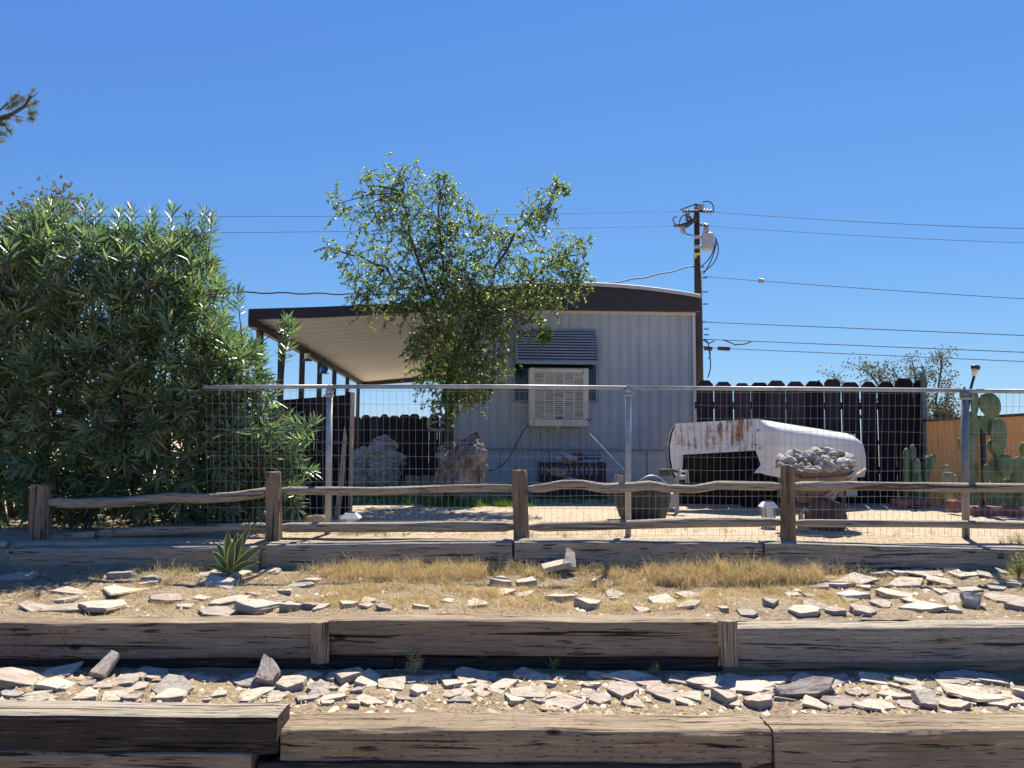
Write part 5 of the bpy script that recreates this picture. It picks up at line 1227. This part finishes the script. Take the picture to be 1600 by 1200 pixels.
T2 = [(345,896,35,15,'pale'),(375,898,36,15,'pale'),(425,880,32,12,'pink'),(420,892,30,12,'pink'),(493,906,30,9,'pale'),(262,936,42,14,'purple'),(290,949,28,10,'pale'),(345,957,52,12,'purple'),(200,923,92,11,'pale'),(165,946,72,18,'pink'),(105,951,80,13,'pale'),(50,951,45,16,'pale'),(35,901,52,15,'grey'),(110,925,60,10,'pale'),(455,950,36,18,'pale'),
 (780,910,45,18,'pale'),(823,909,38,14,'pale'),(787,926,42,11,'pale'),(740,944,45,11,'pale'),(875,936,38,14,'pink'),(540,946,36,13,'pale'),(572,940,30,10,'pale'),(602,950,24,12,'purple'),(935,911,22,12,'pale'),(820,931,25,9,'pink'),(1035,938,52,16,'pale'),(1076,932,34,12,'pale'),(1076,945,40,12,'grey'),(1165,960,28,16,'grey'),(1275,946,36,18,'purple'),(1305,956,26,14,'purple'),(1205,943,26,18,'grey'),
 (1280,915,34,12,'purple'),(1330,931,50,14,'pale'),(1400,929,45,16,'pink'),(1420,911,58,18,'pale'),(1470,909,46,14,'pale'),(1440,949,60,18,'pale'),(1490,936,38,14,'grey'),(1592,950,28,16,'pink'),(1240,873,28,14,'pale'),(1275,890,20,14,'pale'),(1405,881,22,14,'pale'),(1440,880,50,12,'pale'),(1490,880,36,13,'pale'),(1532,881,30,10,'pale'),(1566,882,28,14,'pale'),(1500,896,60,13,'pink'),(1370,892,32,12,'purple'),(1455,896,44,12,'pale'),(1545,900,50,11,'pale'),(1400,895,26,10,'purple'),(1350,918,26,10,'pale'),(1515,922,40,10,'pale'),(1560,918,44,10,'pale'),(1470,925,30,10,'pale'),(520,930,24,8,'pale'),(660,950,30,9,'pale'),(450,925,30,9,'pale'),(700,940,26,8,'pink'),(315,935,28,9,'pale'),(230,910,40,9,'pale'),(1130,952,24,10,'pale'),(960,930,26,9,'grey'),(1000,955,30,10,'pale'),(640,885,22,9,'pale'),(1380,945,30,12,'pink'),(1240,930,26,10,'pale'),(1265,932,22,9,'purple')]
for s in T2: slate(*s)
slate(868, 890, 50, 20, 'pale', 'pale slab leaning over a dark hollow among the dry grass', tilt=-10, lift=.03)
slate(890, 882, 28, 30, 'pale', 'white slate wedge standing beside the leaning pale slab', up=True, lift=.03)
slate(918, 944, 44, 24, 'pink', 'plump pinkish stone on the upper terrace behind the middle timber')
slate(405, 949, 72, 24, 'grey', 'big dark faced slab on the upper terrace below the agave')
slate(360, 938, 62, 11, 'pale', 'flat yellowish slab on the upper terrace below the agave')
slate(345, 911, 72, 18, 'pale', 'long pale stone just in front of the agave')
slate(1257, 961, 46, 18, 'pale', 'pale stone overhanging the grey timber of the middle step')
slate(1350, 956, 40, 18, 'purple', 'dark pointed slate behind the grey timber of the middle step')
slate(1340, 906, 52, 22, 'pale', 'tilted pale slate in the middle of the right stone patch', tilt=-10)
slate(1521, 943, 34, 26, 'grey', 'blocky grey cube shaped stone on the right of the upper terrace', up=True)
slate(1576, 936, 52, 18, 'pink', 'thick pink slab at the right end of the upper terrace')
# loose smaller chips
for k in range(138):
    low = k % 4 != 0; px = random.uniform(0, 1600); py = random.uniform(1048, 1104) if low else random.uniform(895, 958)
    if not low and 560 < px < 1250 and random.random() < .6: continue
    slate(px, py, random.choice((14,18,22,26,34,42)), random.uniform(8, 15), random.choice(('pale','pale','pink','grey','purple')))

# gravel and litter: too many to count
gv, gf = [], []
def chip(x, y, s):
    i = len(gv); z = gz(x, y); a = random.uniform(0, 6)
    for k in range(3): gv.append((x+s*math.cos(a+k*2.1)*random.uniform(.6,1.2), y+s*math.sin(a+k*2.1)*random.uniform(.6,1.2), z+s*random.uniform(-.1,.25)))
    gv.append((x+random.uniform(-.2,.2)*s, y+random.uniform(-.2,.2)*s, z+s*random.uniform(.3,.8))); gf.extend([(i,i+1,i+3),(i+1,i+2,i+3),(i+2,i,i+3)])
for k in range(5200):
    if k % 2: x, y = random.uniform(-3.0, 3.2), random.uniform(3.5, 4.2)
    else: x, y = random.uniform(-4, 4.2), random.uniform(4.36, 5.6)
    chip(x, y, random.choice((.004,.006,.008,.012,.018)))
for k in range(1100): chip(random.uniform(-3.0, 3.2), random.uniform(3.5, 4.12), random.choice((.02,.026,.034)))
for k in range(500): chip(random.uniform(-4, 4.2), random.uniform(4.4, 5.45), random.choice((.02,.026)))
for k in range(1800): chip(random.uniform(-4, 5.5), random.uniform(5.8, 8.5), random.choice((.005,.007,.010,.014)))
o = np_mesh('gravel', gv, gf, M['litter']); tag(o, 'loose gravel and slate crumbs scattered over the terraces', 'gravel', kind='stuff')

gv, gf = [], []
for k in range(900): chip(random.uniform(-3.0, 3.2), random.uniform(3.5, 4.12), random.choice((.014,.02,.026,.034)))
for k in range(350): chip(random.uniform(-4, 4.2), random.uniform(4.4, 5.45), random.choice((.012,.02,.026)))
tag(np_mesh('stone_rubble', gv, gf, M['sl_pink']), 'pinkish broken stone rubble between the slate slabs', 'rubble', kind='stuff')

# ------------------------------------------------------------------ grasses
def blades(name, label, cat, spots, m, bw=.0035, bend=.5, nseg=3):
    V, T = [], []
    for (x, y, h, n, spread) in spots:
        for _ in range(n):
            a = random.uniform(0, 6.283); r = abs(random.gauss(0, spread)); bx_, by_ = x+r*math.cos(a), y+r*math.sin(a); z = gz(bx_, by_)-.005
            if 5.52 < by_ < 5.84: continue
            if 4.14 < by_ < 4.40: by_ = 4.40; z = gz(bx_, by_)-.005
            L = h*random.uniform(.45,1.15); lean = random.uniform(.1,1.0)*bend; da = random.uniform(0, 6.283); w = bw*random.uniform(.6,1.3); wa = random.uniform(0, 3.14); wx, wy = math.cos(wa)*w/2, math.sin(wa)*w/2; i = len(V)
            for s in range(nseg+1):
                t = s/nseg; q = lean*t*t*L; px_, py_, pz_ = bx_+math.cos(da)*q, by_+math.sin(da)*q, z+L*t*(1-.35*lean*t); k = 1-t*.92
                V.append((px_-wx*k, py_-wy*k, pz_)); V.append((px_+wx*k, py_+wy*k, pz_))
            for s in range(nseg): j = i+2*s; T.extend([(j,j+1,j+3),(j,j+3,j+2)])
    o = np_mesh(name, V, T, m); return tag(o, label, cat, kind='stuff')
dry, grn = [], []
def patch(px, py, rx, ry, n, h, nb=26, sp=.03, lst=None):
    for _ in range(int(n*2.2)):
        g = G(px+random.gauss(0,.5)*rx, py+random.gauss(0,.5)*ry)
        if g.y < 4.39 or g.y > 5.55 and g.y < 5.84: continue
        (dry if lst is None else lst).append((g.x, g.y, h*random.uniform(.6,1.2), nb, sp))
def field(x0, x1, y0, y1, n, h, nb=24, sp=.03, thr=-.05):
    k = 0
    while k < n:
        px, py = random.uniform(x0, x1), random.uniform(y0, y1); k += 1
        if noise.noise((px*.016, py*.05, 4.0)) + .5*noise.noise((px*.05, py*.12, 8.0)) < thr: continue
        e = min(1, (px-x0)/60, (x1-px)/60)
        if random.random() > .25+.75*e: continue
        g = G(px, py)
        if g.y < 4.39 or 5.55 < g.y < 5.84: continue
        dry.append((g.x, g.y, h*random.uniform(.4,1.3), random.randint(nb//2, nb), sp*random.uniform(.6,1.5)))
field(490, 850, 862, 908, 900, .105, 40, .03, -.3); field(470, 870, 895, 952, 800, .06, 40, .045, -.14); field(900, 1080, 862, 925, 420, .095, 38, .035, -.25); field(1010, 1290, 868, 918, 620, .135, 48, .035, -.34); field(1000, 1340, 908, 956, 480, .055, 34, .045, -.14); 
field(430, 1330, 892, 956, 620, .06, 26, .05, -.05); field(1300, 1620, 885, 950, 160, .06, 24, .04, .0); field(30, 450, 895, 955, 220, .055, 24, .045, .0); field(400, 1620, 866, 886, 420, .085, 22, .03, -.1); field(20, 400, 872, 890, 70, .06, 20, .03, .0)
for px, py, h, n in ((545,868,.13,60),(580,872,.16,70),(612,870,.13,50),(655,874,.17,90),(700,872,.15,70),(735,885,.14,70),(760,880,.13,50),(600,905,.10,90),(665,925,.08,90),(690,915,.09,90),(520,885,.10,50),(1010,872,.13,50),(1045,868,.16,50),(1065,885,.15,60),(1110,882,.20,110),(1125,890,.18,90),(1180,892,.19,110),(1205,900,.17,90),(1240,905,.13,70),(1290,875,.15,50),(1320,880,.12,40),(1150,905,.13,90),(960,905,.10,60),(985,925,.07,60),(930,890,.10,40),(865,905,.06,40),(1135,945,.08,60),(1360,900,.07,40),(1430,940,.06,40),(900,940,.06,50),(610,948,.06,60),(480,890,.09,40),(870,872,.11,40),(1450,872,.08,30),(270,880,.11,50),(300,890,.10,50),(330,880,.08,30),(560,900,.11,70),(790,900,.08,40)):
    g = G(px, py); g.y = min(max(g.y, 4.42), 5.46); dry.append((g.x, g.y, h*.85, int(n*1.6), .05)); dry.append((g.x+random.gauss(0,.08), min(g.y+.03, 5.5), h*1.35, int(n*.35), .06))
field(200, 480, 868, 955, 360, .06, 28, .04, .0); field(20, 300, 885, 958, 240, .055, 26, .04, .0); field(820, 1060, 915, 960, 240, .05, 28, .045, .0); field(1260, 1610, 862, 955, 420, .065, 26, .035, .08); patch(1590, 880, 20, 30, 8, .12, 26); field(0, 1600, 950, 962, 260, .03, 20, .03, -.3)
for _ in range(70):
    px = random.uniform(430, 1620); g = G(px, random.uniform(828, 838), 5.85); dry.append((g.x, max(5.86, g.y), random.uniform(.05,.12), random.randint(8, 18), .03))
for _ in range(46):
    g = G(random.uniform(0,1600), random.uniform(1040,1100)); dry.append((g.x, g.y, random.uniform(.02,.05), 12, .02))
blades('dry_grass', 'dry straw coloured grass covering the upper terrace', 'grass', dry, M['drygrass'], .0034, 1.2)
for px, py, rx, n, h in ((280,880,60,30,.09),(640,865,150,30,.09),(860,858,80,24,.09),(1110,870,60,14,.12),(1170,885,40,18,.14),(1590,890,22,16,.14),(330,900,80,16,.05),(900,870,80,14,.08),(1310,870,50,14,.08),(540,870,70,18,.08),(480,875,50,10,.08),(240,870,80,16,.06),(1590,860,20,10,.1)):
    patch(px, py, rx, 16, n, h, 20, .03, grn)
for _ in range(26):
    g = G(random.uniform(520, 640), random.uniform(826, 838), 5.85); grn.append((g.x, max(5.88, g.y), random.uniform(.05,.13), 16, .03))
blades('green_grass', 'yellow green grass tufts growing along the upper timbers', 'grass', grn, M['weed'], .0035, .7)
lw = []
for _ in range(900):
    px = random.uniform(540, 1060); g = G(px, random.uniform(760, 789) if px > 640 else random.uniform(774, 789), 7.0); lw.append((g.x, g.y, random.uniform(.03,.05), 22, .07))
for _ in range(120):
    px = random.choice((random.gauss(700, 26), random.gauss(755, 30), random.gauss(800, 14))); g = G(px, random.uniform(784, 793), 7.0); lw.append((g.x, g.y, random.uniform(.06,.13), 26, .05))
blades('lawn', 'small green lawn patch in front of the trailer', 'lawn', lw, M['lawn'], .006, .6)

lv_, lt_ = [], []
for _ in range(5200):
    low = random.random() < .3
    g = Vector((random.uniform(-3.2,3.4), random.uniform(3.5,4.15), 0)) if low else Vector((random.uniform(-4,4.2), random.uniform(4.38,5.54), 0))
    if noise.noise((g.x*1.2, g.y*1.6, 2)) < -.15: continue
    a = random.uniform(0, 6.283); L = random.uniform(.02,.09); w = .0025; i = len(lv_); z = gz(g.x, g.y); dx, dy = math.cos(a), math.sin(a); z2 = gz(g.x+dx*L, g.y+dy*L)
    lv_ += [(g.x-dy*w, g.y+dx*w, z+.006), (g.x+dy*w, g.y-dx*w, z+.006), (g.x+dx*L, g.y+dy*L, z2+random.uniform(.006,.03))]; lt_.append((i, i+1, i+2))
tag(np_mesh('straw_litter', lv_, lt_, M['drygrass']), 'scattered dead straw and stalks lying on the terraces', 'litter', kind='stuff')

GW = 'green weeds growing at the timbers'
def weed(px, py, h, n, label, m='weed', dmin=2.7, leafL=.05):
    g = G(px, py, dmin); root = thing('weed', label, 'weed', g, GW); s_ = MB(); pos, di, nr_, LL, WW = [], [], [], [], []
    for _ in range(n):
        a = random.uniform(0, 6.28); ln = random.uniform(.1,.5); tip = g+Vector((math.cos(a)*ln*h, math.sin(a)*ln*h*.5, h*random.uniform(.6,1.05))); s_.tube([g, (g+tip)/2+Vector((0,0,.1*h)), tip], [.003,.002,.001], 4, False)
        for k in range(9):
            t = random.uniform(.25,1); b = g*(1-t)+tip*t; pos.append(b); di.append((random.gauss(0,1), random.gauss(0,1), .6)); nr_.append((random.gauss(0,.5), random.gauss(0,.5), 1)); LL.append(leafL*random.uniform(.6,1.2)); WW.append(leafL*.14)
    obj('stems', s_, M[m], root); V, T = leaves(pos, di, nr_, LL, WW); np_mesh('blades', V, T, M[m], root)
weed(528, 1042, .14, 9, 'bright green weed beside the left stake'); weed(755, 1046, .24, 6, 'tall thin green weed against the middle brown timber'); weed(645, 1058, .11, 7, 'dry branching weed right of the left stake', 'drygrass'); weed(865, 1050, .06, 5, 'tiny green weed left of the stepped slab'); weed(115, 885, .10, 7, 'small green weed in front of the shaded upper timber'); weed(1592, 905, .16, 12, 'leafy green weed at the right edge of the upper terrace'); weed(175, 1030, .05, 4, 'tiny weed under the left end of the middle step'); weed(480, 868, .10, 6, 'spindly weed right of the agave against the upper timber'); weed(180, 840, .06, 5, 'little weed behind the shaded upper timber', dmin=5.9); weed(820, 800, .08, 5, 'little pale weed on the yard behind the middle split post', 'drygrass', dmin=5.9); weed(1020, 1060, .06, 4, 'tiny weed right of the stepped slab')

# agave
g = G(364, 897, 4.4); g.y = min(g.y, 5.38); g.z = gz(g.x, g.y)
ag = thing('agave', 'variegated agave with yellow edged pointed leaves by the upper timber', 'agave', g)
for (tx_, ty, w, dd) in ((357,829,17,0),(392,822,15,.06),(380,838,17,.0),(413,852,16,-.02),(333,862,13,-.05),(340,848,13,.05),(372,832,12,.10),(406,878,13,-.08),(322,885,10,-.08),(425,845,10,.06),(366,846,16,-.05)):
    tip = P(tx_, ty, g.y+dd); ax = tip-g; side = ax.cross(Vector((0,1,0))).normalized(); W = w/F*g.y; rows_, e1, e2 = [], [], []
    for i in range(11):
        t = i/10; c = g+ax*t+Vector((0,-.02*math.sin(t*math.pi),.03*math.sin(t*math.pi))); ww = W*.5*(.55+.9*t-1.45*t*t*t) if t < 1 else .0005; ww = max(.0006, ww)
        rows_.append([c-side*ww*.72+Vector((0,-.007,0)), c+Vector((0,.004,0)), c+side*ww*.72+Vector((0,-.007,0))]); e1.append([c-side*ww+Vector((0,-.011,0)), c-side*ww*.72+Vector((0,-.0075,0))]); e2.append([c+side*ww*.72+Vector((0,-.0075,0)), c+side*ww+Vector((0,-.011,0))])
    mb = MB(); mb.shell(rows_, (0,.004,0)); lf = obj('agave_leaf', mb, M['agave'], ag, True); mb = MB(); mb.shell(e1, (0,.003,0)); mb.shell(e2, (0,.003,0)); obj('yellow_margin', mb, M['agave_y'], lf)

# grey pipe end left of the upper timber
mb = MB(); a = P(-60, 851, 5.62); b = P(12, 851, 5.62); mb.tube([a, b], .03, 14); tag(obj('pipe', mb, M['metal_grey'], smooth=True), 'short grey pipe left of the shaded upper timber', 'pipe')
